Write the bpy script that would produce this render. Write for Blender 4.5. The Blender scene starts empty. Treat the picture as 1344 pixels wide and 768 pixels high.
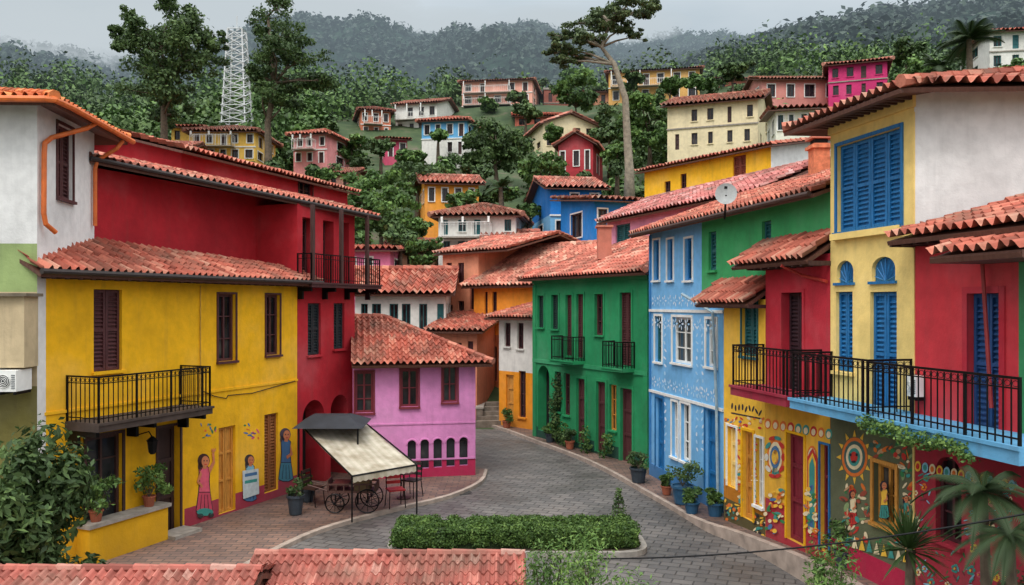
import bpy, math, random
import numpy as np
from mathutils import Vector, noise
random.seed(7); np.random.seed(7)
S=bpy.context.scene
FL=1100.0; CAMH=5.5
def X(px,D): return (px-672)/FL*D
def Zp(py,D): return CAMH+(400-py)*D/FL
def lin(c):
    return tuple(((x/255)/12.92 if x/255<=0.04045 else (((x/255)+0.055)/1.055)**2.4) for x in c)
# ---------------------------------------------------------------- materials
_mc={}
def newmat(name):
    m=bpy.data.materials.new(name); m.use_nodes=True
    nt=m.node_tree; b=nt.nodes["Principled BSDF"]; return m,nt,b
def N(nt,t,**k):
    n=nt.nodes.new(t)
    for a,v in k.items(): setattr(n,a,v)
    return n
def noise_node(nt,scale,detail=4,vec=None,rough=0.55):
    n=N(nt,'ShaderNodeTexNoise'); n.inputs['Scale'].default_value=scale; n.inputs['Detail'].default_value=min(detail,4)
    n.inputs['Roughness'].default_value=rough
    if vec is not None: nt.links.new(vec,n.inputs['Vector'])
    return n
def ramp(nt,src,stops):
    r=N(nt,'ShaderNodeValToRGB'); e=r.color_ramp.elements
    e[0].position=stops[0][0]; e[0].color=(*stops[0][1],1)
    e[1].position=stops[-1][0]; e[1].color=(*stops[-1][1],1)
    for p,c in stops[1:-1]:
        x=e.new(p); x.color=(*c,1)
    nt.links.new(src,r.inputs[0]); return r
def mixc(nt,fac,a,b,mode='MIX'):
    m=N(nt,'ShaderNodeMix',data_type='RGBA',blend_type=mode)
    for s,v in ((0,fac),(6,a),(7,b)):
        if hasattr(v,'is_linked') or hasattr(v,'links'): nt.links.new(v,m.inputs[s])
        elif s==0: m.inputs[0].default_value=v
        else: m.inputs[s].default_value=(*v,1)
    return m.outputs[2]
def plaster(c,dirt=0.5,key=None):
    k=('pl',c,dirt)
    if k in _mc: return _mc[k]
    m,nt,b=newmat('painted_plaster'); L=nt.links
    base=lin(c)
    tc=N(nt,'ShaderNodeTexCoord'); ob=tc.outputs['Object']
    n1=noise_node(nt,0.55,4,ob); n2=noise_node(nt,5,4,ob)
    mp=N(nt,'ShaderNodeMapping'); mp.inputs['Scale'].default_value=(2.6,2.6,0.22); L.new(ob,mp.inputs[0])
    n3=noise_node(nt,1.5,4,mp.outputs[0],0.65)
    dark=tuple(x*0.68 for x in base); lt=tuple(min(1,x*0.9+0.07) for x in base)
    r1=ramp(nt,n1.outputs[0],[(0.35,dark),(0.52,base),(0.7,lt)])
    c1=mixc(nt,0.6,base,r1.outputs[0])
    r3=ramp(nt,n3.outputs[0],[(0.52,(0,0,0)),(0.78,(dirt,)*3)])
    g=(0.12,0.10,0.085)
    c2=mixc(nt,r3.outputs[0],c1,tuple(0.45*x+0.4*y for x,y in zip(base,g)))
    sp=N(nt,'ShaderNodeSeparateXYZ'); L.new(ob,sp.inputs[0])
    mr=N(nt,'ShaderNodeMapRange'); mr.inputs[1].default_value=0.0; mr.inputs[2].default_value=1.1; mr.inputs[3].default_value=0.75; mr.inputs[4].default_value=0
    L.new(sp.outputs[2],mr.inputs[0])
    mu=N(nt,'ShaderNodeMath',operation='MULTIPLY'); L.new(mr.outputs[0],mu.inputs[0]); L.new(n2.outputs[0],mu.inputs[1])
    c3=mixc(nt,mu.outputs[0],c2,tuple(0.3*x+0.3*y for x,y in zip(base,g)))
    r2=ramp(nt,n2.outputs[0],[(0.36,(0.85,)*3),(0.6,(1,1,1))])
    c4=mixc(nt,0.7,c3,r2.outputs[0],'MULTIPLY')
    L.new(c4,b.inputs['Base Color'])
    b.inputs['Roughness'].default_value=0.82; b.inputs['Specular IOR Level'].default_value=0.25
    nb=noise_node(nt,18,3,ob,0.7)
    bp=N(nt,'ShaderNodeBump'); bp.inputs['Strength'].default_value=0.35; bp.inputs['Distance'].default_value=0.02
    L.new(nb.outputs[0],bp.inputs['Height']); L.new(bp.outputs[0],b.inputs['Normal'])
    _mc[k]=m; return m
def simple(c,rough=0.6,var=0.25,scale=6,metal=0,name='painted_surface',bump=0.1,spec=0.4):
    k=('s',c,rough,var,scale,metal)
    if k in _mc: return _mc[k]
    m,nt,b=newmat(name); base=lin(c)
    tc=N(nt,'ShaderNodeTexCoord'); n=noise_node(nt,scale,4,tc.outputs['Object'])
    r=ramp(nt,n.outputs[0],[(0.3,tuple(x*(1-var) for x in base)),(0.7,tuple(min(1,x*(1+var)) for x in base))])
    nt.links.new(r.outputs[0],b.inputs['Base Color'])
    b.inputs['Roughness'].default_value=rough; b.inputs['Metallic'].default_value=metal; b.inputs['Specular IOR Level'].default_value=spec
    if bump>.3:
        bp=N(nt,'ShaderNodeBump'); bp.inputs['Strength'].default_value=bump; bp.inputs['Distance'].default_value=0.02
        nt.links.new(n.outputs[0],bp.inputs['Height']); nt.links.new(bp.outputs[0],b.inputs['Normal'])
    _mc[k]=m; return m
def wood(c):
    k=('w',c)
    if k in _mc: return _mc[k]
    m,nt,b=newmat('painted_wood'); base=lin(c)
    tc=N(nt,'ShaderNodeTexCoord'); mp=N(nt,'ShaderNodeMapping'); mp.inputs['Scale'].default_value=(9,9,1.2); nt.links.new(tc.outputs['Object'],mp.inputs[0])
    n=noise_node(nt,3,4,mp.outputs[0],0.7)
    r=ramp(nt,n.outputs[0],[(0.3,tuple(x*0.55 for x in base)),(0.5,base),(0.75,tuple(min(1,x*1.25+0.01) for x in base))])
    nt.links.new(r.outputs[0],b.inputs['Base Color']); b.inputs['Roughness'].default_value=0.6
    _mc[k]=m; return m
def glassmat():
    if 'glass' in _mc: return _mc['glass']
    m,nt,b=newmat('window_glass')
    tc=N(nt,'ShaderNodeTexCoord'); n=noise_node(nt,1.7,2,tc.outputs['Object'])
    r=ramp(nt,n.outputs[0],[(0.35,(0.008,0.009,0.011)),(0.6,(0.03,0.032,0.035)),(0.75,(0.09,0.085,0.075))])
    nt.links.new(r.outputs[0],b.inputs['Base Color']); b.inputs['Roughness'].default_value=0.12; b.inputs['Specular IOR Level'].default_value=0.5
    _mc['glass']=m; return m
def tilemat(c=(184,102,84)):
    k=('tile',c)
    if k in _mc: return _mc[k]
    m,nt,b=newmat('clay_roof_tiles'); L=nt.links; base=lin(c)
    uv=N(nt,'ShaderNodeTexCoord'); fl=N(nt,'ShaderNodeVectorMath',operation='FLOOR'); L.new(uv.outputs['UV'],fl.inputs[0])
    wn=N(nt,'ShaderNodeTexWhiteNoise',noise_dimensions='2D'); L.new(fl.outputs[0],wn.inputs['Vector'])
    r=ramp(nt,wn.outputs[0],[(0.0,tuple(x*0.5 for x in base)),(0.2,tuple(x*0.8 for x in base)),(0.65,base),(0.88,(min(1,base[0]*1.15),base[1]*1.5,base[2]*1.5)),(1.0,(base[0]*1.1,base[1]*2.0,base[2]*2.1))])
    n1=noise_node(nt,0.9,4,uv.outputs['Object'],0.65); n2=noise_node(nt,9,4,uv.outputs['Object'],0.7)
    r1=ramp(nt,n1.outputs[0],[(0.45,(0,0,0)),(0.68,(0.7,)*3)])
    c1=mixc(nt,r1.outputs[0],r.outputs[0],(0.15,0.11,0.08))
    r2=ramp(nt,n2.outputs[0],[(0.50,(0,0,0)),(0.72,(0.55,)*3)])
    c2=mixc(nt,r2.outputs[0],c1,tuple(x*0.4 for x in base))
    L.new(c2,b.inputs['Base Color']); b.inputs['Roughness'].default_value=0.85; b.inputs['Specular IOR Level'].default_value=0.2
    _mc[k]=m; return m
def paving(kind):
    if kind in _mc: return _mc[kind]
    m,nt,b=newmat(kind); L=nt.links
    tc=N(nt,'ShaderNodeTexCoord'); ob=tc.outputs['Object']
    n1=noise_node(nt,0.35,4,ob,0.6)
    if kind=='brick_paving':
        br=N(nt,'ShaderNodeTexBrick'); L.new(ob,br.inputs[0]); br.inputs['Scale'].default_value=1.0
        br.inputs['Brick Width'].default_value=0.36; br.inputs['Row Height'].default_value=0.18; br.inputs['Mortar Size'].default_value=0.014
        br.inputs['Color1'].default_value=(0.23,0.135,0.10,1); br.inputs['Color2'].default_value=(0.14,0.09,0.075,1); br.inputs['Mortar'].default_value=(0.07,0.06,0.055,1)
        src=br.outputs[0]; h=br.outputs[1]; inv=True
    else:
        mpv=N(nt,'ShaderNodeMapping'); mpv.inputs['Rotation'].default_value=(0,0,.35); L.new(ob,mpv.inputs[0])
        br=N(nt,'ShaderNodeTexBrick'); L.new(mpv.outputs[0],br.inputs[0]); br.inputs['Scale'].default_value=1.0
        br.inputs['Brick Width'].default_value=0.42; br.inputs['Row Height'].default_value=0.26; br.inputs['Mortar Size'].default_value=0.02; br.inputs['Mortar Smooth'].default_value=.4
        br.inputs['Color1'].default_value=(0.155,0.14,0.13,1); br.inputs['Color2'].default_value=(0.10,0.092,0.088,1); br.inputs['Mortar'].default_value=(0.05,0.045,0.042,1)
        nw=noise_node(nt,1.3,3,ob); 
        src=br.outputs[0]; h=br.outputs[1]; inv=True
    r1=ramp(nt,n1.outputs[0],[(0.35,(0.6,0.58,0.56)),(0.55,(1,1,1)),(0.7,(1.25,1.2,1.15))])
    c=mixc(nt,0.85,src,r1.outputs[0],'MULTIPLY'); L.new(c,b.inputs['Base Color'])
    rr=ramp(nt,n1.outputs[0],[(0.4,(0.5,)*3),(0.6,(0.8,)*3)]); L.new(rr.outputs[0],b.inputs['Roughness'])
    bp=N(nt,'ShaderNodeBump'); bp.inputs['Strength'].default_value=0.6; bp.inputs['Distance'].default_value=0.015; bp.invert=inv
    L.new(h,bp.inputs['Height']); L.new(bp.outputs[0],b.inputs['Normal'])
    _mc[kind]=m; return m
def foliage(c1,c2,trans=0.2,name='foliage'):
    k=('f',c1,c2)
    if k in _mc: return _mc[k]
    m,nt,b=newmat(name); L=nt.links
    at=N(nt,'ShaderNodeAttribute'); at.attribute_name='tint'
    r=ramp(nt,at.outputs['Fac'],[(0.0,tuple(x*0.5 for x in c1)),(0.45,c1),(1.0,c2)])
    L.new(r.outputs[0],b.inputs['Base Color']); b.inputs['Roughness'].default_value=0.6; b.inputs['Specular IOR Level'].default_value=0.3
    if trans>0:
        tr=N(nt,'ShaderNodeBsdfTranslucent'); L.new(r.outputs[0],tr.inputs[0])
        ms=N(nt,'ShaderNodeMixShader'); ms.inputs[0].default_value=trans
        L.new(b.outputs[0],ms.inputs[1]); L.new(tr.outputs[0],ms.inputs[2]); L.new(ms.outputs[0],nt.nodes['Material Output'].inputs[0])
    _mc[k]=m; return m
# ---------------------------------------------------------------- mesh builder
class MB:
    def __init__(s): s.v=[];s.f=[];s.m=[];s.uv=[];s.mats=[];s.ix={}
    def mi(s,mat):
        k=mat.name
        if k not in s.ix: s.ix[k]=len(s.mats); s.mats.append(mat)
        return s.ix[k]
    def add(s,vs,fs,mat,uvs=None):
        o=len(s.v); s.v.extend([tuple(p) for p in vs]); s.uv.extend(uvs if uvs else [(0,0)]*len(vs))
        i=s.mi(mat)
        for f in fs: s.f.append([q+o for q in f]); s.m.append(i)
    def box(s,o,a,b,c,mat):
        o,a,b,c=Vector(o),Vector(a),Vector(b),Vector(c)
        p=[o,o+a,o+a+b,o+b,o+c,o+a+c,o+a+b+c,o+b+c]
        f=[(0,3,2,1),(4,5,6,7),(0,1,5,4),(1,2,6,5),(2,3,7,6),(3,0,4,7)]
        if a.cross(b).dot(c)<0: f=[q[::-1] for q in f]
        s.add(p,f,mat)
    def cbox(s,c,sx,sy,sz,mat,yaw=0):
        d=Vector((math.cos(yaw),math.sin(yaw),0)); e=Vector((-d.y,d.x,0))
        s.box(Vector(c)-d*sx/2-e*sy/2-Vector((0,0,sz/2)),d*sx,e*sy,(0,0,sz),mat)
    def tube(s,pts,rad,mat,n=6,cap=True):
        pts=[Vector(p) for p in pts]; vs=[]; k=len(pts)
        if not hasattr(rad,'__len__'): rad=[rad]*k
        pu=None; uvs=[]
        for i,p in enumerate(pts):
            t=(pts[min(i+1,k-1)]-pts[max(i-1,0)]); t.normalize()
            if pu is None:
                u=t.cross(Vector((0,0,1)))
                if u.length<0.05: u=t.cross(Vector((0,1,0)))
            else: u=pu-t*pu.dot(t)
            u.normalize(); pu=u; w=t.cross(u)
            for j in range(n):
                a=2*math.pi*j/n; vs.append(p+(u*math.cos(a)+w*math.sin(a))*rad[i]); uvs.append((.5,(i//2)+.3))
        fs=[(i*n+j,i*n+(j+1)%n,(i+1)*n+(j+1)%n,(i+1)*n+j) for i in range(k-1) for j in range(n)]
        if cap: fs+= [tuple(range(n))[::-1],tuple((k-1)*n+j for j in range(n))]
        s.add(vs,fs,mat,uvs)
    def lathe(s,c,prof,mat,n=12):
        vs=[];k=len(prof)
        for r,z in prof:
            for j in range(n):
                a=2*math.pi*j/n; vs.append((c[0]+r*math.cos(a),c[1]+r*math.sin(a),c[2]+z))
        fs=[(i*n+j,i*n+(j+1)%n,(i+1)*n+(j+1)%n,(i+1)*n+j) for i in range(k-1) for j in range(n)]
        fs+=[tuple(range(n))[::-1],tuple((k-1)*n+j for j in range(n))]
        s.add(vs,fs,mat)
    def obj(s,name,parent=None,smooth=False):
        me=bpy.data.meshes.new(name); me.from_pydata(s.v,[],s.f)
        for m in s.mats: me.materials.append(m)
        me.polygons.foreach_set('material_index',s.m)
        ul=me.uv_layers.new(name='UVMap'); li=np.empty(len(me.loops),dtype=np.int32); me.loops.foreach_get('vertex_index',li)
        ul.data.foreach_set('uv',np.array(s.uv,dtype=np.float32)[li].ravel())
        if smooth: me.polygons.foreach_set('use_smooth',[True]*len(me.polygons))
        me.update(); o=bpy.data.objects.new(name,me); S.collection.objects.link(o)
        if parent: o.parent=parent
        return o
def empty(name,loc=(0,0,0)):
    e=bpy.data.objects.new(name,None); S.collection.objects.link(e); e.empty_display_size=0.5; return e
def V2(p): return Vector((p[0],p[1],0))
GL=glassmat(); DARK=simple((22,18,18),0.8,0.3,3,name='dark_interior')
WOODD=wood((66,40,36)); SOFF=wood((90,56,44)); IRON=simple((22,22,24),0.45,0.3,20,0.6,name='wrought_iron')
CONC=simple((150,142,132),0.85,0.25,5,name='concrete'); WHITE=simple((225,225,220),0.6,0.1,4,name='white_paint')
TILE=tilemat()
# ---------------------------------------------------------------- facades
class Fac:
    def __init__(s,a,b,z0,z1):
        s.a=V2(a); s.b=V2(b); s.L=(s.b-s.a).length; s.d=(s.b-s.a)/s.L; s.n=Vector((s.d.y,-s.d.x,0)); s.z0=z0; s.z1=z1
    def pt(s,u,z,o=0.0):
        p=s.a+s.d*u+s.n*o; return Vector((p.x,p.y,z))
    def U(s,px):
        t=(px-672)/FL; return (t*s.a.y-s.a.x)/(s.d.x-t*s.d.y)
    def D(s,u): return s.a.y+s.d.y*u
    def Z(s,py,u): return Zp(py,s.D(u))
    def rect(s,x0,y0,x1,y1):
        u0,u1=s.U(x0),s.U(x1); um=(u0+u1)/2; return (u0,u1,s.Z(y1,um),s.Z(y0,um))
    def fb(s,mb,u0,u1,z0,z1,o0,o1,mat):
        mb.box(s.pt(u0,z0,o0),s.d*(u1-u0),s.n*(o1-o0),(0,0,z1-z0),mat)
    def decal(s,mb,pts,mat,layer=1):
        v=[]
        for x,y in pts:
            u=s.U(x); v.append(s.pt(u,s.Z(y,u),0.004*layer))
        nrm=Vector((0,0,0))
        for i in range(len(v)): nrm+=v[i].cross(v[(i+1)%len(v)])
        if nrm.dot(s.n)<0: v=v[::-1]
        mb.add(v,[tuple(range(len(v)))],mat)
    def ell(s,mb,x,y,rx,ry,mat,layer=1,rot=0,n=14):
        c,q=math.cos(rot),math.sin(rot)
        s.decal(mb,[(x+rx*math.cos(a)*c-ry*math.sin(a)*q, y+rx*math.cos(a)*q+ry*math.sin(a)*c) for a in [2*math.pi*i/n for i in range(n)]],mat,layer)
    def wall(s,mb,mat,ops=(),zones=(),rec=0.16):
        us={0,s.L}; zs={s.z0,s.z1}
        O=[]
        for o in ops:
            u0,u1,z0,z1=o['r']; u0=max(0.03,u0);u1=min(s.L-0.03,u1);z0=max(s.z0,z0);z1=min(s.z1-0.02,z1)
            if u1-u0<0.05 or z1-z0<0.05: continue
            o=dict(o); o['r']=(u0,u1,z0,z1); O.append(o); us|={u0,u1}; zs|={z0,z1}
        for z in zones:
            for q in z[:2]:
                if 0<q<s.L: us.add(q)
            for q in z[2:4]:
                if s.z0<q<s.z1: zs.add(q)
        us=sorted(us); zs=sorted(zs)
        for i in range(len(us)-1):
            for j in range(len(zs)-1):
                if us[i+1]-us[i]<1e-5 or zs[j+1]-zs[j]<1e-5: continue
                uc=(us[i]+us[i+1])/2; zc=(zs[j]+zs[j+1])/2
                if any(o['r'][0]<uc<o['r'][1] and o['r'][2]<zc<o['r'][3] for o in O): continue
                mm=mat
                for z in zones:
                    if z[0]<uc<z[1] and z[2]<zc<z[3]: mm=z[4]
                mb.add([s.pt(us[i],zs[j]),s.pt(us[i+1],zs[j]),s.pt(us[i+1],zs[j+1]),s.pt(us[i],zs[j+1])],[(0,1,2,3)],mm)
        for o in O:
            u0,u1,z0,z1=o['r']; mm=mat
            uc=(u0+u1)/2; zc=(z0+z1)/2
            for z in zones:
                if z[0]<uc<z[1] and z[2]<zc<z[3]: mm=z[4]
            R=o.get('rec',rec)
            P=lambda u,z,k: s.pt(u,z,-k)
            mb.add([P(u0,z0,0),P(u1,z0,0),P(u1,z0,R),P(u0,z0,R)],[(3,2,1,0)],mm)
            mb.add([P(u0,z1,0),P(u1,z1,0),P(u1,z1,R),P(u0,z1,R)],[(0,1,2,3)],mm)
            mb.add([P(u0,z0,0),P(u0,z1,0),P(u0,z1,R),P(u0,z0,R)],[(0,1,2,3)],mm)
            mb.add([P(u1,z0,0),P(u1,z1,0),P(u1,z1,R),P(u1,z0,R)],[(3,2,1,0)],mm)
            s.fill(mb,o,R,mm)
    def fill(s,mb,o,R,wm):
        u0,u1,z0,z1=o['r']; k=o.get('k','glass'); c=o.get('m',WOODD); w=u1-u0; h=z1-z0; e=0.002
        back=GL if k in('glass','arch','lo') else DARK
        if k=='arch' and o.get('bm'): back=o['bm']
        mb.add([s.pt(u0,z0,-R),s.pt(u1,z0,-R),s.pt(u1,z1,-R),s.pt(u0,z1,-R)],[(0,1,2,3)],back)
        if k in('glass','lo','arch'):
            t=min(0.07,w*0.12)
            if k!='arch' or o.get('fr',1):
                s.fb(mb,u0+e,u0+t,z0+e,z1-e,-R+.01,-R+.07,c); s.fb(mb,u1-t,u1-e,z0+e,z1-e,-R+.01,-R+.07,c)
                s.fb(mb,u0+t,u1-t,z0+e,z0+t,-R+.01,-R+.068,c); s.fb(mb,u0+t,u1-t,z1-t,z1-e,-R+.01,-R+.068,c)
                um=(u0+u1)/2; s.fb(mb,um-t*.4,um+t*.4,z0+t,z1-t,-R+.01,-R+.06,c)
                nb=0 if k=='lo' else max(1,int(round(h/0.5))-1)
                for i in range(nb):
                    z=z0+h*(i+1)/(nb+1); s.fb(mb,u0+t,u1-t,z-.015,z+.015,-R+.01,-R+.05,c)
        if k=='shut':
            n=o.get('n',2)
            s.fb(mb,u0+e,u1-e,z0+e,z1-e,-R+.01,-R+.035,c)
            for i in range(n):
                a=u0+w*i/n+.006; b=u0+w*(i+1)/n-.006; t=min(.06,(b-a)*.18)
                s.fb(mb,a,a+t,z0+.01,z1-.01,-R+.035,-R+.09,c); s.fb(mb,b-t,b,z0+.01,z1-.01,-R+.035,-R+.09,c)
                for zz in (z0+.01,(z0+z1)/2-t/2,z1-.01-t): s.fb(mb,a+t,b-t,zz,zz+t,-R+.035,-R+.088,c)
                st=o.get('st',0.085); q=z0+.02+t
                while q<z1-t-.04:
                    p0=s.pt(a+t,q,-R+.037); mb.box(p0,s.d*(b-a-2*t),s.n*.035+Vector((0,0,-.03)),(0,0,.018),c); q+=st
        if k=='door':
            n=o.get('n',2)
            s.fb(mb,u0+e,u1-e,z0+e,z1-e,-R+.01,-R+.04,c)
            for i in range(n):
                a=u0+w*i/n+.008; b=u0+w*(i+1)/n-.008; t=min(.09,(b-a)*.2)
                s.fb(mb,a,a+t,z0+.01,z1-.01,-R+.04,-R+.08,c); s.fb(mb,b-t,b,z0+.01,z1-.01,-R+.04,-R+.08,c)
                for zz in (z0+.01,z0+h*.36,z0+h*.68,z1-.01-t): s.fb(mb,a+t,b-t,zz,zz+t,-R+.04,-R+.078,c)
        if k=='arch':
            rz=min(w/2,h*.5); zc=z1-rz; n=8
            for sgn in (-1,1):
                um=(u0+u1)/2; cu=u0 if sgn<0 else u1
                arc=[(um+sgn*(w/2)*math.cos(a),zc+rz*math.sin(a)) for a in [math.pi/2*i/n for i in range(n+1)]]
                vs=[s.pt(cu,z1,0)]+[s.pt(u,z,0) for u,z in arc]
                fs=[(0,i+1,i+2) if sgn<0 else (0,i+2,i+1) for i in range(n)]
                mb.add(vs,fs,wm)
                vb=[s.pt(u,z,0) for u,z in arc]+[s.pt(u,z,-R) for u,z in arc]
                mb.add(vb,[(i,i+1,n+2+i,n+1+i) for i in range(n)],wm)
        tr=o.get('trim')
        if tr:
            tw=o.get('tw',.09)
            s.fb(mb,u0-tw,u0,z0,z1+tw,0,.03,tr); s.fb(mb,u1,u1+tw,z0,z1+tw,0,.03,tr); s.fb(mb,u0,u1,z1,z1+tw,0,.033,tr)
        if o.get('sill',1) and k not in('door',) and z0>0.5:
            s.fb(mb,u0-.06,u1+.06,z0-.06,z0,0,.08,o.get('sm',tr or wm))
def op(f,x0,y0,x1,y1,k='glass',m=WOODD,**kw):
    d=dict(r=f.rect(x0,y0,x1,y1),k=k,m=m); d.update(kw); return d
# ---------------------------------------------------------------- roofs
def tiles(mb,e0,e1,t1,t0,T=.2,ns=6,row=.34,mat=None,amp=None,und=SOFF,caps=False):
    mat=mat or TILE; e0,e1,t0,t1=map(Vector,(e0,e1,t0,t1)); amp=amp or T*.28
    u=(e1-e0); LU=u.length; u/=LU
    ref=(t0+t1)/2-(e0+e1)/2; n=u.cross(ref); n.normalize()
    if n.z<0: n=-n
    h=(ref-u*ref.dot(u)).length; nr=max(1,int(round(h/row)))
    def uu(p): return (p-e0).dot(u)
    us0=min(0,uu(t0)); us1=max(LU,uu(t1)); st=T/ns; k0=math.floor(us0/st); k1=math.ceil(us1/st); cols=[k*st for k in range(k0,k1+1)]
    C=len(cols); vs=[];uvs=[]
    rnd=random.Random(int(abs(e0.x*100+e0.y*37)))
    jit={}; wav=rnd.uniform(0,6)
    for j in range(nr):
        for q in (0,1):
            w=(j+q*1.0)/nr; Lp=e0.lerp(t0,w); Rp=e1.lerp(t1,w); ul=uu(Lp); ur=uu(Rp)
            lift=.035*(T/.2) if q==0 else 0.0
            for i,c in enumerate(cols):
                sft=0 if ur-ul<1e-4 else min(1,max(0,(c-ul)/(ur-ul)))
                ti=(j,math.floor(c/T+.001))
                if ti not in jit: jit[ti]=rnd.uniform(-.012,.02)*(T/.2)
                d=amp*math.cos(2*math.pi*c/T)+lift+jit[ti]+.022*math.sin(c*1.1+wav)*math.sin(w*3.1)
                vs.append(Lp.lerp(Rp,sft)+n*d); uvs.append(((c+.0001)/T,j+(.01 if q==0 else .99)))
    fs=[]
    for r in range(2*nr-1):
        for i in range(C-1):
            a=r*C+i
            if (vs[a]-vs[a+1]).length<1e-6 and (vs[a+C]-vs[a+C+1]).length<1e-6: continue
            fs.append((a,a+1,a+C+1,a+C))
    mb.add(vs,fs,mat,uvs)
    o1=-n*(amp+.03); o2=-n*(amp+.10)
    P=[e0+u*.02,e1-u*.02,t1,t0]; top=[p+o1 for p in P]; bot=[p+o2 for p in P]
    mb.add(top+bot,[(0,1,2,3),(7,6,5,4),(0,4,5,1),(1,5,6,2),(2,6,7,3),(3,7,4,0)],und)
def cap(mb,a,b,mat=None,r=.1):
    a,b=Vector(a),Vector(b); L=(b-a).length; n=max(2,int(L/.35)); pts=[];rad=[]
    for i in range(n):
        pts+= [a.lerp(b,i/n),a.lerp(b,(i+.97)/n)]; rad+=[r*1.12,r*.88]
    mb.tube(pts,rad,mat or TILE,7)
def expand(P,o):
    P=[V2(p) for p in P]; n=len(P); out=[]
    os_=o if hasattr(o,'__len__') else [o]*n
    for i in range(n):
        a,b,c=P[i-1],P[i],P[(i+1)%n]
        d1=(b-a).normalized(); d2=(c-b).normalized(); n1=Vector((d1.y,-d1.x,0)); n2=Vector((d2.y,-d2.x,0))
        o1=os_[i-1]; o2=os_[i]
        det=n1.x*n2.y-n1.y*n2.x
        x=(o1*n2.y-o2*n1.y)/det; y=(n1.x*o2-n2.x*o1)/det
        out.append(b+Vector((x,y,0)))
    return out
def roof(mb,P,z,kind,rise,o=.45,T=.2,ns=6,row=.34,mat=None,wm=None,hipf=1.0,hips=(1,1)):
    E=expand(P,o); E=[Vector((p.x,p.y,z-.02)) for p in E]
    if kind=='hip':
        m0=(E[0]+E[3])/2; m1=(E[1]+E[2])/2; Wd=((E[0]-E[3]).length+(E[1]-E[2]).length)/4
        L=(m1-m0).length; ins=min(Wd*hipf,L*(.48 if hips==(1,1) else .8)); d=(m1-m0)/L; up=Vector((0,0,rise))
        r0=m0+d*ins*hips[0]+up; r1=m1-d*ins*hips[1]+up
        for q,(a,b,c,dd) in enumerate(((E[0],E[1],r1,r0),(E[1],E[2],r1,r1),(E[2],E[3],r0,r1),(E[3],E[0],r0,r0))):
            if q==3 and not hips[0]:
                if wm: mb.add([a+d*.1,b+d*.1,c+d*.1-Vector((0,0,.05))],[(0,1,2)],wm)
                continue
            tiles(mb,a,b,c,dd,T,ns,row,mat)
        rr=T*.5
        cap(mb,r0,r1,mat,rr)
        for a,b in ((E[0],r0),(E[3],r0),(E[1],r1),(E[2],r1)):
            if not hips[0] and b==r0: continue
            cap(mb,a+Vector((0,0,.03)),b,mat,rr)
    elif kind=='gable':
        up=Vector((0,0,rise)); r0=(E[0]+E[3])/2+up; r1=(E[1]+E[2])/2+up
        tiles(mb,E[0],E[1],r1,r0,T,ns,row,mat); tiles(mb,E[2],E[3],r0,r1,T,ns,row,mat); cap(mb,r0,r1,mat,T*.5)
        if wm:
            Q=[Vector((p[0],p[1],z)) for p in P]
            for a,b in ((Q[3],Q[0]),(Q[1],Q[2])):
                m=(a+b)/2+Vector((0,0,rise*.8)); mb.add([a,b,m],[(0,1,2)],wm)
    elif kind=='gablex':
        up=Vector((0,0,rise)); r0=(E[0]+E[1])/2+up; r1=(E[2]+E[3])/2+up
        tiles(mb,E[3],E[0],r0,r1,T,ns,row,mat); tiles(mb,E[1],E[2],r1,r0,T,ns,row,mat); cap(mb,r0,r1,mat,T*.5)
        if wm:
            Q=[Vector((p[0],p[1],z)) for p in P]
            for a,b in ((Q[0],Q[1]),(Q[2],Q[3])):
                m=(a+b)/2+Vector((0,0,rise*.8)); mb.add([a,b,m],[(0,1,2)],wm)
    elif kind=='shed':
        up=Vector((0,0,rise)); tiles(mb,E[0],E[1],E[2]+up,E[3]+up,T,ns,row,mat)
        if wm:
            Q=[Vector((p[0],p[1],z)) for p in P]; r=rise*.88
            mb.add([Q[1],Q[2],Q[2]+Vector((0,0,r))],[(0,1,2)],wm); mb.add([Q[3],Q[0],Q[3]+Vector((0,0,r))],[(0,1,2)],wm)
            mb.add([Q[2],Q[3],Q[3]+Vector((0,0,r)),Q[2]+Vector((0,0,r))],[(0,1,2,3)],wm)
    elif kind=='flat':
        z=z+.02
        Q=expand(P,.12); mb.add([Vector((p.x,p.y,z)) for p in Q]+[Vector((p.x,p.y,z+.25)) for p in Q],[(3,2,1,0),(4,5,6,7),(0,1,5,4),(1,2,6,5),(2,3,7,6),(3,0,4,7)],CONC)
def railing(mb,pts,z,h,mat=IRON,sp=.13,scroll=False):
    pts=[V2(p) for p in pts]
    for a,b in zip(pts,pts[1:]):
        L=(b-a).length; d=(b-a)/L; e=Vector((-d.y,d.x,0))
        for zz,t in ((z+h-.035,.035),(z+.08,.02),(z+h-.16,.018)):
            mb.box(a-e*.015+Vector((0,0,zz)),d*L,e*.03,(0,0,t),mat)
        n=max(1,int(L/sp))
        for i in range(n+1):
            p=a+d*(L*i/n); big=(i%8==0 or i==n); t=.018 if big else .008
            mb.box(p-e*t-d*t+Vector((0,0,z)),d*2*t,e*2*t,(0,0,h if big else h-.04),mat)
        if scroll:
            for i in range(n):
                p=a+d*(L*(i+.5)/n); r=sp*.38
                for zz in (z+h-.09,):
                    mb.tube([p+d*r*math.cos(q)+Vector((0,0,zz+r*math.sin(q)*.8)) for q in [2*math.pi*k/8 for k in range(9)]],.006,mat,4,False)
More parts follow.
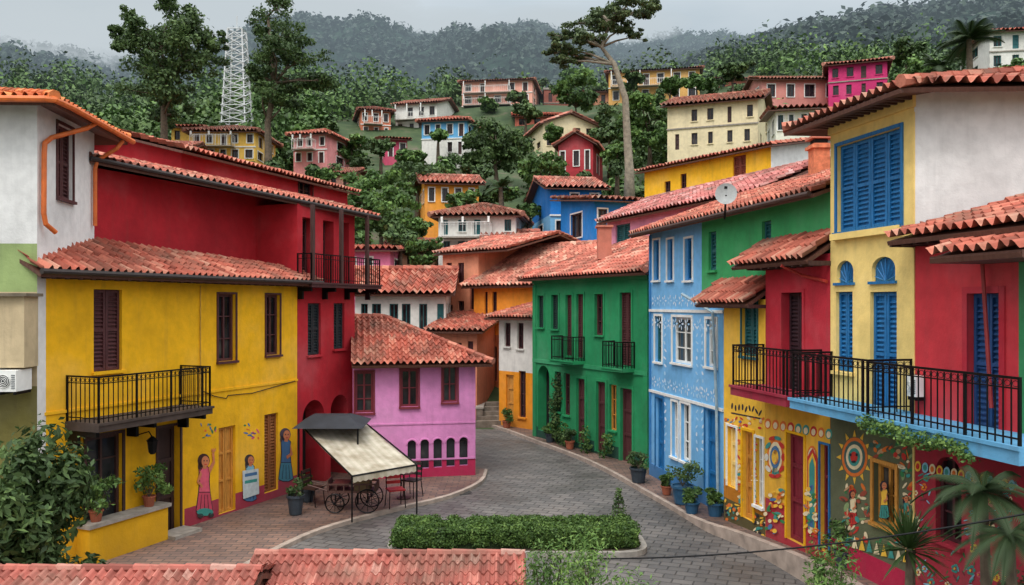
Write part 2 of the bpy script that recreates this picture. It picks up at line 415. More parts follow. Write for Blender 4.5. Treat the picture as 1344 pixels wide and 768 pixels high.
def balcony(parent,f,u0,u1,z,dep,h,slabm,rm=IRON,th=.18,scroll=False,sides=(1,1),brk=True,sp=.13):
    mb=MB(); f.fb(mb,u0,u1,z-th,z,0.002,dep,slabm); f.fb(mb,u0-.03,u1+.03,z-.05,z+.004,dep,dep+.03,slabm)
    if brk:
        n=max(2,int((u1-u0)/1.1)+1)
        for i in range(n):
            u=u0+.1+(u1-u0-.2)*i/(n-1); f.fb(mb,u-.04,u+.04,z-th-.12,z-th,0.002,dep*.85,rm); f.fb(mb,u-.04,u+.04,z-th-.35,z-th-.12,0.002,dep*.3,rm)
    mb.obj('balcony_slab',parent)
    mr=MB(); p=[f.pt(u0+.04,0,dep-.05),f.pt(u1-.04,0,dep-.05)]
    if sides[0]: p=[f.pt(u0+.04,0,.02)]+p
    if sides[1]: p=p+[f.pt(u1-.04,0,.02)]
    railing(mr,p,z,h,rm,sp,scroll); mr.obj('balcony_railing',parent)
def block(name,P,z0,z1,mat,ops=None,zones=None,roofk='hip',rise=1.2,o=.45,T=.2,ns=6,row=.34,tm=None,sidem=None,parent=None,roofz=None,hips=(1,1)):
    root=parent or empty(name); ops=ops or {}; zones=zones or {}; sidem=sidem or {}
    mb=MB(); fs=[]
    for i in range(4):
        f=Fac(P[i],P[(i+1)%4],z0,z1); fs.append(f)
        oo=ops.get(i,[]); oo=oo(f) if callable(oo) else oo
        zz=zones.get(i,[]); zz=zz(f) if callable(zz) else zz
        f.wall(mb,sidem.get(i,mat),oo,zz)
    mb.add([(p[0],p[1],z1) for p in P],[(0,1,2,3)],mat)
    mb.obj('walls',root)
    if roofk:
        mr=MB(); roof(mr,P,roofz or z1,roofk,rise,o,T,ns,row,tm,sidem.get(1,mat),hips=hips); mr.obj('roof',root)
    return root,fs
def back(a,b,dep):
    f=Fac(a,b,0,1); A=f.a-f.n*dep; B=f.b-f.n*dep
    return [tuple(f.a)[:2],tuple(f.b)[:2],tuple(B)[:2],tuple(A)[:2]]
# ================================================================ terrain
def hgt(x,y):
    h=0
    if y>38:
        h=(min(y,125)-38)*.42
        if y>125: h+=-(min(y,400)-125)*.08
        k=min(1,(y-38)/20); 
        h+=k*(noise.noise(Vector((x*.05,y*.05,0)))*2.2)
        h+=k*max(0,min(1,(x-8)/25))*4
    return h
mb=MB(); xs=[-2500,-1200,-600,-300,-160]+list(range(-120,121,4))+[160,300,600,1200,2500]
ys=[-600,-200,-60,-20,0,10,20,30,38]+list(range(42,150,4))+[170,220,300,400,700,1200,2500]
vs=[(x,y,hgt(x,y)) for y in ys for x in xs]; W=len(xs)
gm,nt,b=newmat('hillside_earth_and_grass'); tc=N(nt,'ShaderNodeTexCoord'); n1=noise_node(nt,.4,4,tc.outputs['Object'],.7)
r=ramp(nt,n1.outputs[0],[(.35,(.022,.045,.014)),(.55,(.045,.075,.024)),(.7,(.11,.09,.06))]); nt.links.new(r.outputs[0],b.inputs['Base Color']); b.inputs['Roughness'].default_value=.95
mb.add(vs,[(j*W+i,j*W+i+1,(j+1)*W+i+1,(j+1)*W+i) for j in range(len(ys)-1) for i in range(W-1)],gm)
mb.obj('ground',smooth=True)
def gp(px,py,z=0): 
    D=(CAMH-z)*FL/(py-400); return (X(px,D),D)
mb=MB(); mb.add([(-30,-5,.004),(30,-5,.004),(30,37,.004),(-30,37,.004)],[(0,1,2,3)],paving('stone_sett_paving'))
mb.obj('road')
def rowR(px,c=9.6):
    t=(px-672)/FL; D=c/(t+.21); return (t*D,D)
def rowL(px,off=0.0):
    t=(px-672)/FL; 
    c=-16.26-off*1.081; D=-c/(.41-t); return (t*D,D)
def pavement(name,outer,inner,zf):
    mb=MB(); n=len(outer); bm=paving('brick_paving'); kb=simple((158,142,130),.85,.3,3,name='kerb_stone')
    for i in range(n-1):
        a,b_=V2(outer[i]),V2(outer[i+1]); c,d=V2(inner[i+1]),V2(inner[i]); za,zb=zf(a.y),zf(b_.y)
        e=.16; ai=a+(d-a).normalized()*e; bi=b_+(c-b_).normalized()*e
        q=lambda p,z: Vector((p.x,p.y,z))
        mb.add([q(a,za),q(b_,zb),q(bi,zb),q(ai,za)],[(0,1,2,3)],kb)
        mb.add([q(ai,za-.008),q(bi,zb-.008),q(c,zf(c.y)-.008),q(d,zf(d.y)-.008)],[(0,1,2,3)],bm)
        mb.add([q(a,-.05),q(b_,-.05),q(b_,zb),q(a,za)],[(0,1,2,3)],kb)
    return mb.obj(name)
def zR(y): return .13+max(0,min(1,(21.5-y)/6))*.42
def smooth(ps):
    out=[]
    for i in range(len(ps)-1):
        p0=ps[max(i-1,0)];p1=ps[i];p2=ps[i+1];p3=ps[min(i+2,len(ps)-1)]
        for k in range(3):
            t=k/3; out.append(tuple(.5*((2*p1[j])+(-p0[j]+p2[j])*t+(2*p0[j]-5*p1[j]+4*p2[j]-p3[j])*t*t+(-p0[j]+3*p1[j]-3*p2[j]+p3[j])*t**3) for j in (0,1)))
    return out+[ps[-1]]
ko=[(622,556),(640,560),(668,569),(705,583),(735,594),(765,606),(800,623),(840,646),(885,672),(925,697),(960,712),(1010,738),(1060,768),(1110,800),(1180,850)]
outer=[gp(*p) for p in ko]
inner=[(1.0,42),(1.6,41),(2.0,39),(2.2,36.5),(3.2,34.5),(4.5,32.5),(5.3,30),(6,28),(6.5,25),(7,22.5),(7.2,21),(7.5,19),(8,17),(8.5,15),(9,12)]
pavement('pavement',smooth(outer),smooth(inner),zR)
ko=[(150,860),(290,768),(385,716),(440,694),(520,672),(590,655),(632,636),(640,620)]
outer=[gp(*p) for p in ko]; inner=[(-11,14),(-9.5,18),(-8.5,21),(-7.5,24),(-6,27),(-4,28),(-3,28.5),(-2,29)]
pavement('pavement',smooth(outer),smooth(inner),lambda y:.10)
for (x,y,r_) in ((-1.5,24.5,.32),(2.6,21.5,.3)):
    mb=MB(); mb.lathe((x,y,.005),[(r_,0),(r_,.012),(r_*.8,.014),(r_*.78,.008)],simple((60,58,56),.6,.3,14,.4,name='cast_iron'),20)
    mb.obj('manhole_cover')
# ================================================================ LEFT: yellow house A
YEL=plaster((242,182,24),.38); RED=plaster((184,40,50),.35); PINK=plaster((222,142,196),.35)
GRN=plaster((40,142,90),.4); BLU=plaster((116,180,228),.35); CRM=plaster((246,214,132),.35); WHT=plaster((232,232,230),.25)
BRN=wood((78,38,40)); TEAL=wood((28,96,100)); BLW=wood((20,104,160)); TAN=wood((196,134,54)); DRED=wood((116,32,42))
a=rowL(52); b_=rowL(390)
P=back(a,b_,1.6)
BASE=plaster((174,56,76),.6)
def opsA(f):
    return [op(f,123,380,160,487,'shut',BRN,trim=None),op(f,286,386,309,474,'glass',BRN,trim=BRN,tw=.05),op(f,349,387,367,466,'glass',BRN,trim=BRN,tw=.05),
      op(f,207,560,236,722,'door',wood((50,30,28)),n=1,trim=WOODD,tw=.06,rec=.25),op(f,113,572,160,697,'glass',WOODD,trim=WOODD,tw=.07),
      op(f,287,560,309,672,'door',TAN,n=2),op(f,347,543,365,645,'shut',wood((140,84,40)),n=2)]
def zA(f):
    u=f.U(242); return [(u,f.L,0,.55,BASE)]
rootA,fA=block('yellow_house',P,-.1,6.25,YEL,{0:opsA},{0:zA},roofk=None)
f=fA[0]; mb=MB()
e0=f.pt(-.35,6.18,.5); e1=f.pt(f.L+.55,6.18,.5); t0=f.pt(-.35,7.2,-1.55); t1=f.pt(f.L+.55,6.62,-.6)
tiles(mb,e0,e1,t1,t0,.2,6,.34); 
mb.tube([e0+Vector((0,0,-.03)),e1+Vector((0,0,-.03))],.06,simple((50,42,40),.6,.2,5,name='gutter'),8)
mb.obj('roof',rootA)
mb=MB()
for i in range(28):
    u=f.L*i/27; f.fb(mb,u-.04,u+.04,6.02,6.1,0.002,.42,WOODD)
mb.obj('rafter_tails',rootA)
balcony(rootA,f,f.U(120)-.65,f.U(262)-.6,3.1,.95,.95,simple((70,58,52),.8,.3,4,name='balcony_concrete'),scroll=True,sp=.12)
mb=MB(); us,ue=f.U(100),f.U(204); f.fb(mb,us,ue,-.1,.85,0.002,.38,YEL); f.fb(mb,us-.05,ue+.05,.85,.93,0.002,.44,CONC); mb.obj('window_planter_ledge',rootA)
mb=MB(); f.fb(mb,f.U(204),f.U(240),0.0,.17,0.002,.6,CONC); f.fb(mb,0,f.L,3.28,3.34,.0,.03,YEL); mb.obj('door_step',rootA)
mb=MB(); mb.tube([f.pt(f.U(x),f.Z(y,f.U(x)),.03) for x,y in ((262,512),(280,520),(296,523),(298,519),(330,516),(386,500))],.012,IRON,5)
mb.tube([f.pt(f.U(x),f.Z(y,f.U(x)),.03) for x,y in ((262,375),(262,520))],.014,simple((190,150,60),.7,.2,6),5); mb.obj('wall_cable',rootA)
mb=MB(); u=f.U(180); p=f.pt(u,2.55,0); n=f.n
mb.tube([p,p+n*.35+Vector((0,0,.1)),p+n*.45+Vector((0,0,-.02))],.015,IRON,6); q=p+n*.45
mb.lathe((q.x,q.y,q.z-.4),[(.05,0),(.09,.05),(.12,.28),(.14,.3),(.03,.4)],IRON,6); mb.obj('wall_lantern')
def P_(c): return simple(c,.8,.12,9,name='mural_paint',bump=.05)
SK=P_((196,120,80)); HR=P_((58,30,24)); PK=P_((214,90,110)); TQ=P_((60,140,130)); BL=P_((70,110,150)); WH=P_((210,205,190)); INK=P_((40,34,44)); RD=P_((190,50,40)); YW=P_((230,180,60)); OR=P_((214,110,40)); GN=P_((50,120,70)); LB=P_((130,180,200)); CRP=P_((225,205,165))
mb=MB()
def fig(f,mb,x,y,s,body,low,hair,wave=False):
    f.decal(mb,[(x-5*s,y-27*s),(x+5*s,y-27*s),(x+8*s,y-24*s),(x+7.5*s,y-6*s),(x+8.5*s,y+8*s),(x+12*s,y+34*s),(x+5*s,y+38*s),(x-5*s,y+38*s),(x-12*s,y+35*s),(x-8.5*s,y+8*s),(x-7.5*s,y-6*s),(x-8*s,y-24*s)],INK,1)
    f.decal(mb,[(x-5*s,y-26*s),(x+5*s,y-26*s),(x+7*s,y-22*s),(x+6*s,y-6*s),(x+7.5*s,y+8*s),(x-7.5*s,y+8*s),(x-6*s,y-6*s),(x-7*s,y-22*s)],body,2)
    f.decal(mb,[(x-7.5*s,y+9*s),(x+7.5*s,y+9*s),(x+11*s,y+33*s),(x+4*s,y+37*s),(x-5*s,y+37*s),(x-11*s,y+34*s)],low,2)
    for q in (-4,0,4): f.decal(mb,[(x+q*s-.3*s,y+12*s),(x+q*s+.3*s,y+12*s),(x+q*1.5*s+.4*s,y+34*s),(x+q*1.5*s-.4*s,y+34*s)],INK,3)
    f.decal(mb,[(x-2*s,y-30*s),(x+2.5*s,y-30*s),(x+3*s,y-24*s),(x-2.5*s,y-24*s)],SK,3)
    f.ell(mb,x-1*s,y-35*s,8.5*s,10*s,hair,2); f.ell(mb,x-6*s,y-27*s,3*s,6*s,hair,2); f.ell(mb,x+1*s,y-34*s,5.4*s,7.6*s,SK,4)
    f.ell(mb,x-1*s,y-35*s,.9*s,1*s,INK,5); f.ell(mb,x+3*s,y-35*s,.9*s,1*s,INK,5); f.ell(mb,x+1.2*s,y-30*s,2*s,.7*s,RD,5)
    if wave: 
        f.decal(mb,[(x+5*s,y-25*s),(x+11*s,y-34*s),(x+10*s,y-46*s),(x+13*s,y-46*s),(x+14*s,y-32*s),(x+7*s,y-17*s)],SK,6)
        for q in range(4): f.ell(mb,x+(10+q*1.4)*s,y-49*s-(q%2)*s,.6*s,3*s,SK,6,(q-1.5)*.2)
        f.decal(mb,[(x-6*s,y-22*s),(x-11*s,y-6*s),(x-4*s,y+3*s),(x-3*s,y-1*s),(x-8*s,y-7*s),(x-4*s,y-16*s)],SK,6)
    else: f.decal(mb,[(x+6*s,y-22*s),(x+10*s,y-4*s),(x+1*s,y+3*s),(x,y-2*s),(x+6*s,y-6*s)],SK,6)
fig(f,mb,268,638,.95,PK,P_((190,70,90)),HR,True); f.ell(mb,268,672,11,5,TQ,7); f.ell(mb,262,677,4,3,P_((60,50,50)),7); f.ell(mb,276,676,4,3,P_((60,50,50)),7)
fig(f,mb,328,630,.75,LB,BL,P_((60,50,50))); f.decal(mb,[(317,618),(338,615),(339,648),(318,655)],P_((190,200,200)),8); f.decal(mb,[(320,622),(336,619),(336,623),(320,626)],BL,9); f.decal(mb,[(320,631),(336,628),(336,632),(320,635)],TQ,9)
fig(f,mb,375,600,.85,BL,P_((70,130,150)),P_((70,60,70)))
for i in range(22):
    x=random.choice([random.uniform(320,340),random.uniform(262,284)]); y=random.uniform(556,578); f.ell(mb,x,y,random.uniform(.6,1.6),random.uniform(1.5,4),random.choice([BL,GN,OR,PK]),1,random.uniform(0,3))
mb.obj('wall_mural')
# ---- red house B
b1=rowL(112,1.5); b2=rowL(396,1.5)
PB=back(b1,b2,3.5)
rootB,fB=block('red_house',PB,3,8.72,RED,roofk=None)
c1=rowL(390.3); c2=rowL(465.5)
def opsB(f):
    return [op(f,404,398,421,466,'shut',wood((30,40,44))),op(f,438,398,452,458,'shut',wood((30,40,44))),
      op(f,397,286,414,372,'glass',BRN,sill=0,rec=.4),op(f,424,290,438,374,'door',BRN,rec=.4),op(f,446,292,458,374,'glass',BRN,sill=0,rec=.4),
      op(f,397,525,426,662,'arch',DARK,bm=DARK,fr=0,rec=.7,sill=0),op(f,434,518,457,650,'arch',DARK,bm=DARK,fr=0,rec=.7,sill=0)]
PB2=back(c1,c2,5)
_,fB2=block('x',PB2,-.1,8.45,RED,{0:opsB},roofk=None,parent=rootB)
g=fB2[0]
balcony(rootB,g,-.05,g.L+.75,Zp(372,25.5),.55,.85,wood((70,34,36)),th=.14,sp=.12)
mb=MB()
for u in (.05,g.L*.5,g.L-.05): g.fb(mb,u-.05,u+.05,6.1,8.4,.45,.55,WOODD)
q0=fB[0]; e0=q0.pt(-.3,8.86,.5); e1=g.pt(g.L+.6,8.4,.6); t0=q0.pt(-.3,9.6,-2.5); t1=g.pt(g.L+.6,9.2,-2.5)
tiles(mb,e0,e1,t1,t0,.2,6,.34); cap(mb,t0,t1)
bk0=q0.pt(-.3,8.6,-5); bk1=g.pt(g.L+.6,8.4,-5.5); tiles(mb,bk1,bk0,t0,t1,.2,4,.34)
mb.tube([e0+Vector((0,0,-.04)),e1+Vector((0,0,-.04))],.06,simple((50,42,40),.6,.2,5,name='gutter'),8)
mb.obj('roof',rootB)
A_=(X(238,25),25); B_=(X(456,34),34)
block('red_house',back(A_,B_,5),6,Zp(212,27),RED,{0:lambda f:[op(f,392,233,410,262,'glass',BRN,trim=WOODD,tw=.04)]},roofk='gable',rise=.75,o=.4,T=.22,ns=4)
# ---- white house C
C0=(-17,16.2);C1=(-9.32,16.45);C2=(-9.62,19.3);C3=(-17,19.6)
GRC=plaster((154,174,114),.6); BEI=plaster((200,180,144),.7)
def zC(f): return [(0,f.L,5.75,6.7,GRC),(0,f.L,3.9,5.75,BEI),(0,f.L,-1,3.9,plaster((120,112,60),.7))]
rootC,fC=block('white_house',[C0,C1,C2,C3],-.1,9.45,WHT,{1:lambda f:[op(f,75,166,95,262,'shut',BRN,trim=BRN,tw=.06)]},{0:zC},roofk='hip',rise=.62,o=.6,tm=tilemat((202,106,62)))
mb=MB(); f=fC[0]; f.fb(mb,f.L-1.6,f.L+.02,4.3,5.66,.002,.5,BEI); f.fb(mb,f.L-1.7,f.L+.12,5.66,5.72,.002,.62,simple((110,100,84),.8,.3,4)); mb.obj('enclosed_porch',rootC)
ORP=simple((206,104,44),.5,.2,5,name='orange_drainpipe')
mb=MB(); f1=fC[1]
mb.tube([f1.pt(1.3,9.36,.62),f1.pt(1.1,9.2,.5),f1.pt(.35,8.85,.12),f1.pt(.15,8.7,.08),f1.pt(.12,8.5,.08),f1.pt(.1,7.3,.08),f1.pt(.14,7.1,.1),f1.pt(.35,6.95,.2)],.05,ORP,10); mb.tube([f1.pt(2.95,9.3,.6),f1.pt(2.85,9.1,.5),f1.pt(2.72,8.8,.12),f1.pt(2.7,8.6,.08),f1.pt(2.7,7.3,.08)],.045,ORP,10); mb.tube([fC[0].pt(0,9.38,.66),fC[0].pt(fC[0].L+.5,9.38,.66),fC[0].pt(fC[0].L+.64,9.38,.62),f1.pt(0,9.38,.66),f1.pt(f1.L+.6,9.38,.66)],.065,ORP,8); mb.obj('drainpipe',rootC)
def acunit(p,d,n,w=.85,h=.55,dp=.3):
    mb=MB(); p=Vector(p); d=Vector(d); n=Vector(n)
    mb.box(p,d*w,n*dp,(0,0,h),WHITE)
    c=p+d*w*.36+n*(dp+.012)+Vector((0,0,h/2)); r=min(h*.42,w*.34)
    mb.add([c+d*r*math.cos(a)+Vector((0,0,r*math.sin(a))) for a in [2*math.pi*i/20 for i in range(20)]],[tuple(range(20))],simple((60,62,64),.6,.2,8))
    for k in (1,.75,.5,.25):
        mb.tube([c+n*.012+d*r*k*math.cos(a)+Vector((0,0,r*k*math.sin(a))) for a in [2*math.pi*i/16 for i in range(17)]],.006,WHITE,4,False)
    for i in range(7): mb.box(p+d*w*.76+n*dp+Vector((0,0,h*(.15+.1*i))),d*w*.18,n*.01,(0,0,.02),simple((120,122,124),.6,.2,8))
    for k in (.1,.85): mb.box(p+d*w*k-Vector((0,0,.06)),d*.04,n*dp,(0,0,.058),IRON)
    mb.obj('air_conditioner')
f=fC[0]; acunit(f.pt(f.L-1.35,3.86,.12),f.d,f.n,.9,.42,.55); acunit(f.pt(f.L-.4,3.86,.12),f.d,f.n,.36,.4,.55)
# ---- pink house D
pa=(X(463,25.9),25.9); pb=(X(624,26.6),26.6)
def opsD(f):
    L=[op(f,x0,y0,x1,y1,'glass',DRED,trim=DRED,tw=.05) for x0,y0,x1,y1 in ((466,488,490,542),(526,485,549,534),(581,481,600,528))]
    for i,x in enumerate((540,557,574,591,608)): 
        L.append(op(f,x-5,578-i*1.0,x+6,616-i*1.3,'arch',DARK,fr=0,sill=0,rec=.12))
    return L
def zD(f): return [(0,f.L,-.2,.62,plaster((194,38,86),.4))]
rootD,fD=block('pink_house',back(pa,pb,5.6),-.1,3.72,PINK,{0:opsD,1:lambda f:[dict(r=(1.5,2.1,1.5,2.7),k='glass',m=DRED)]},{0:zD,1:zD},roofk='hip',rise=1.4,o=[.5,.5,.5,.05],T=.2,hips=(0,1))
mb=MB(); f=fD[0]
for i,x in enumerate((540,557,574,591,608)):
    u0,u1,z0,z1=f.rect(x-5,578-i*1.0,x+6,616-i*1.3); w=(u1-u0)/2
    mb.tube([f.pt((u0+u1)/2+(w+.03)*math.cos(a),z1-w+(w+.03)*math.sin(a),.01) for a in [math.pi*k/10 for k in range(11)]],.03,PINK,5)
f.fb(mb,0,f.L,.62,.67,0,.03,PINK); f.fb(mb,0,f.L,1.75,1.8,0,.025,PINK); mb.obj('arch_mouldings',rootD)
# ---- awning
AW,nt,b=newmat('canvas_awning'); tc=N(nt,'ShaderNodeTexCoord'); wv=N(nt,'ShaderNodeTexWave'); mpn=N(nt,'ShaderNodeMapping'); mpn.inputs['Rotation'].default_value=(0,0,-.55); nt.links.new(tc.outputs['Object'],mpn.inputs[0]); nt.links.new(mpn.outputs[0],wv.inputs[0]); wv.inputs['Scale'].default_value=1.6
r=ramp(nt,wv.outputs[0],[(.3,(.52,.47,.38)),(.7,(.45,.41,.32))]); n=noise_node(nt,2.2,4,tc.outputs['Object']); r2=ramp(nt,n.outputs[0],[(.35,(.6,.56,.5)),(.65,(1,1,1))]); nt.links.new(mixc(nt,1,r.outputs[0],r2.outputs[0],'MULTIPLY'),b.inputs['Base Color']); b.inputs['Roughness'].default_value=.9
mb=MB(); def_=lambda px,py,D: Vector((X(px,D),D,Zp(py,D)))
A0=def_(396,560,23.2);A1=def_(482,557,24.2);A2=def_(547,610,21.6);A3=def_(462,625,20.8)
n=12; vs=[]
for j in range(n+1):
    for i in range(n+1):
        p=A0.lerp(A1,i/n).lerp(A3.lerp(A2,i/n),j/n); p.z-=.10*math.sin(math.pi*j/n)*(1-.6*abs(math.cos(math.pi*i/n*2))); p.z+=.012*math.sin(i*3.1)*math.sin(j*1.7); vs.append(p)
W=n+1; fs=[(j*W+i,j*W+i+1,(j+1)*W+i+1,(j+1)*W+i) for j in range(n) for i in range(n)]
mb.add(vs,fs,AW)
vs=[]
for i in range(n*2+1):
    p=A3.lerp(A2,i/(2*n))+Vector((0,0,-.01)); vs+= [p,p+Vector((0,-.01,-.14-.03*(i%2)))]
mb.add(vs,[(2*i,2*i+2,2*i+3,2*i+1) for i in range(2*n)],AW)
for p,q in ((A0,A1),(A3,A2),(A0,A3),(A1,A2)): mb.tube([p,q],.022,IRON,6)
for p in (A3,A2,A1): mb.tube([p,Vector((p.x,p.y,.1))],.022,IRON,6)
mb.obj('awning')
mb=MB(); K=simple((38,40,46),.7,.3,3,name='dark_tarpaulin'); c=def_(437,552,23.3)
w,d=.95,.75
q=[Vector((c.x-w,c.y-d,c.z-.12)),Vector((c.x+w,c.y-d,c.z-.12)),Vector((c.x+w,c.y+d,c.z-.05)),Vector((c.x-w,c.y+d,c.z-.05))]
q2=[Vector((c.x-w*.6,c.y-d*.3,c.z+.16)),Vector((c.x+w*.5,c.y-d*.3,c.z+.16)),Vector((c.x+w*.5,c.y+d*.4,c.z+.16)),Vector((c.x-w*.6,c.y+d*.4,c.z+.16))]
mb.add(q+q2,[(0,1,5,4),(1,2,6,5),(2,3,7,6),(3,0,4,7),(4,5,6,7),(3,2,1,0)],K)
for s1 in (-.8,.8): mb.tube([(c.x+s1,c.y-.6,c.z-.1),(c.x+s1,c.y-.6,.1)],.025,IRON,6)
mb.obj('market_canopy')
def wheel(mb,c,r,ax,mat):
    c=Vector(c); ax=Vector(ax).normalized(); u=Vector((0,0,1)); w=ax.cross(u)
    ring=[c+u*r*math.cos(a)+w*r*math.sin(a) for a in [2*math.pi*k/24 for k in range(25)]]
    mb.tube(ring,.018,mat,6,False)
    for k in range(10):
        a=2*math.pi*k/10; mb.tube([c,c+u*r*math.cos(a)+w*r*math.sin(a)],.007,mat,4)
    mb.tube([c-ax*.06,c+ax*.06],.035,mat,8)
root=empty('vendor_cart'); mb=MB(); D=22.0; cx=X(464,D); gz=.1
CW=wood((84,54,46)); R_=.3
for sy in (-.34,.34):
    wheel(mb,(cx+.42,D+sy,gz+R_+.02),R_,(0,1,0),IRON); wheel(mb,(cx-.42,D+sy,gz+R_*.8+.02),R_*.8,(0,1,0),IRON)
mb.obj('wheels',root); mb=MB()
mb.cbox((cx,D,gz+.54),1.25,.56,.05,CW)
for s in (-1,1):
    mb.cbox((cx,D+s*.28,gz+.74),1.25,.03,.04,CW)
    for k in range(7): mb.cbox((cx-.6+.2*k,D+s*.28,gz+.65),.03,.02,.17,CW)
mb.cbox((cx-.62,D,gz+.7),.03,.56,.3,CW); mb.cbox((cx+.62,D,gz+.66),.03,.56,.2,CW)
mb.cbox((cx-.3,D,gz+.72),.42,.5,.08,simple((90,40,40),.6,.2,6)); mb.cbox((cx+.25,D,gz+.68),.4,.4,.24,simple((120,100,70),.8,.3,6))
for s in (-.24,.24): mb.tube([(cx-.6,D+s,gz+.55),(cx-.9,D+s,gz+.65),(cx-1.15,D+s,gz+.72)],.018,CW,6)
mb.tube([(cx+.42,D-.34,gz+.35),(cx+.42,D+.34,gz+.35)],.016,IRON,6); mb.tube([(cx-.42,D-.34,gz+.28),(cx-.42,D+.34,gz+.28)],.016,IRON,6)
for sx in (-.42,.42):
    for sy in (-.22,.22): mb.tube([(cx+sx,D+sy,gz+.3),(cx+sx,D+sy,gz+.54)],.016,IRON,5)
mb.obj('cart_body',root)
def chair(px,D,mat,yaw=0,seat=None):
    mb=MB(); cx=X(px,D); z=.1; c,s=math.cos(yaw),math.sin(yaw)
    T=lambda x,y,zz: (cx+x*c-y*s,D+x*s+y*c,z+zz)
    for x in(-.2,.2):
        mb.tube([T(x*1.1,-.22,0),T(x,-.18,.45)],.014,mat,5); mb.tube([T(x*1.1,.25,0),T(x,.18,.45),T(x,.24,.95)],.014,mat,5)
    mb.cbox(T(0,0,.47),.44,.42,.04,seat or mat,yaw)
    for zz in (.62,.76,.9): mb.cbox(T(0,.2+.06*(zz-.45)*1.5,zz),.42,.025,.08,seat or mat,yaw)
    mb.obj('cafe_chair')
chair(519,22.4,IRON,.4,simple((170,40,44),.5,.2,6)); chair(540,23.6,IRON,-.5,simple((60,52,50),.5,.2,6)); chair(411,22.6,IRON,1.2,simple((60,40,34),.5,.2,6))
mb=MB(); tx=X(530,23.4); mb.lathe((tx,23.4,.1),[(.2,0),(.2,.02),(.03,.05),(.025,.7),(.34,.71),(.34,.74)],WOODD,16); mb.obj('cafe_table')
# ================================================================ RIGHT row
a=rowR(853,9.95); b_=rowR(1092,9.95); P=back(a,b_,6.5)
GJ=plaster((62,162,98),.5)
def opsH(f):
    L=[]
    for x0,x1 in ((858,866),(876,884),(899,909)): L.append(op(f,x0,315-(x0-858)*.05,x1,368,'glass',BLW,trim=WHITE,tw=.06))
    for x0,x1 in ((860,869),(883,908),(927,941)): L.append(op(f,x0,415+(x0-860)*.06,x1,475+(x0-860)*.1,'glass',WHITE if x0>870 else TEAL,trim=WHITE,tw=.07))
    for x0,x1,y1,k,m in ((861,871,618,'door',BLW),(882,890,600,'glass',WHITE),(894,906,606,'glass',WHITE),(926,943,672,'door',BLW)):
        L.append(op(f,x0,522+(x0-861)*.25,x1,y1,k,m,trim=WHITE if k=='glass' else BLW,tw=.06,n=1))
    L.append(op(f,930,304,940,355,'shut',TEAL,n=1,st=.1)); L.append(op(f,1000,290,1012,340,'shut',TEAL,n=1,st=.1))
    return L
def zH(f): return [(f.U(921),f.L,5.5,9,GJ),(f.U(956),f.L,-1,5.5,GJ)]
rootH,fH=block('blue_townhouse',P,-.1,7.8,BLU,{0:opsH},{0:zH},roofk='gable',rise=1.3,o=[.5,.1,.4,.5],sidem={1:GJ})
f=fH[0]; mb=MB()
f.fb(mb,0,f.U(950),5.28,5.36,0,.04,WHITE); f.fb(mb,0,f.U(950),2.75,2.83,0,.04,WHITE); f.fb(mb,0,f.U(950),-.1,.5,0,.03,plaster((60,130,190),.5))
f.fb(mb,0,.12,.5,7.7,0,.035,plaster((60,130,190),.4))
LBL=P_((160,200,230)); WB=P_((200,216,230))
rn=random.Random(3)
for (z_,hh) in ((5.62,.16),(3.1,.16),(4.95,.12)):
    u=.35
    while u<f.U(944):
        if not(z_>5.5 and u>f.U(916)):
            for k in range(5):
                a_=k*1.257; cu=u+.12*math.cos(a_); cz=z_+.12*math.sin(a_)
                vv=[f.pt(cu+.07*math.cos(q)*math.cos(a_)-.03*math.sin(q)*math.sin(a_),cz+.07*math.cos(q)*math.sin(a_)+.03*math.sin(q)*math.cos(a_),.005) for q in [2*math.pi*i/8 for i in range(8)]]
                mb.add(vv,[tuple(range(8))],rn.choice([LBL,WB]))
        u+=.42
for x in (873,915,922):
    for y in range(430,600,10):
        f.ell(mb,x+rn.uniform(-.7,.7),y,1.1,2.8,rn.choice([LBL,LBL,WB]),1,rn.uniform(-.8,.8),8)
mb.obj('painted_ornament',rootH)
mb=MB(); mb.tube([f.pt(f.U(908),5.8,.3),f.pt(f.U(916),5.6,.12),f.pt(f.U(940),5.3,.1),f.pt(f.U(945),3,.1),f.pt(f.U(947),.3,.1)],.04,simple((150,170,180),.4,.2,5),7); mb.obj('drainpipe',rootH)
mb=MB(); e=f.pt(-.5,7.72,.5); mb.tube([e,f.pt(f.L,7.72,.5)],.055,simple((70,50,44),.6,.2,5),8); mb.obj('gutter',rootH)
mb=MB(); c=Vector((X(953,19.5),19.5,Zp(256,19.5))); 
dirv=Vector((-.25,-.9,.35)).normalized(); u=dirv.cross(Vector((0,0,1))).normalized(); w=dirv.cross(u)
vs=[]
for k in range(6):
    rr=.25*k/5
    for j in range(18):
        a_=2*math.pi*j/18; vs.append(c+u*rr*math.cos(a_)+w*rr*math.sin(a_)*1.1+dirv*(rr*rr*1.1))
mb.add(vs,[(k*18+j,k*18+(j+1)%18,(k+1)*18+(j+1)%18,(k+1)*18+j) for k in range(5) for j in range(18)],simple((150,152,150),.5,.15,5))
mb.tube([c,c-Vector((0,-.15,.55))],.025,IRON,6); mb.tube([c-w*.2,c+dirv*.35],.01,IRON,5); mb.cbox(c+dirv*.36,.06,.06,.06,IRON)
mb.obj('satellite_dish')
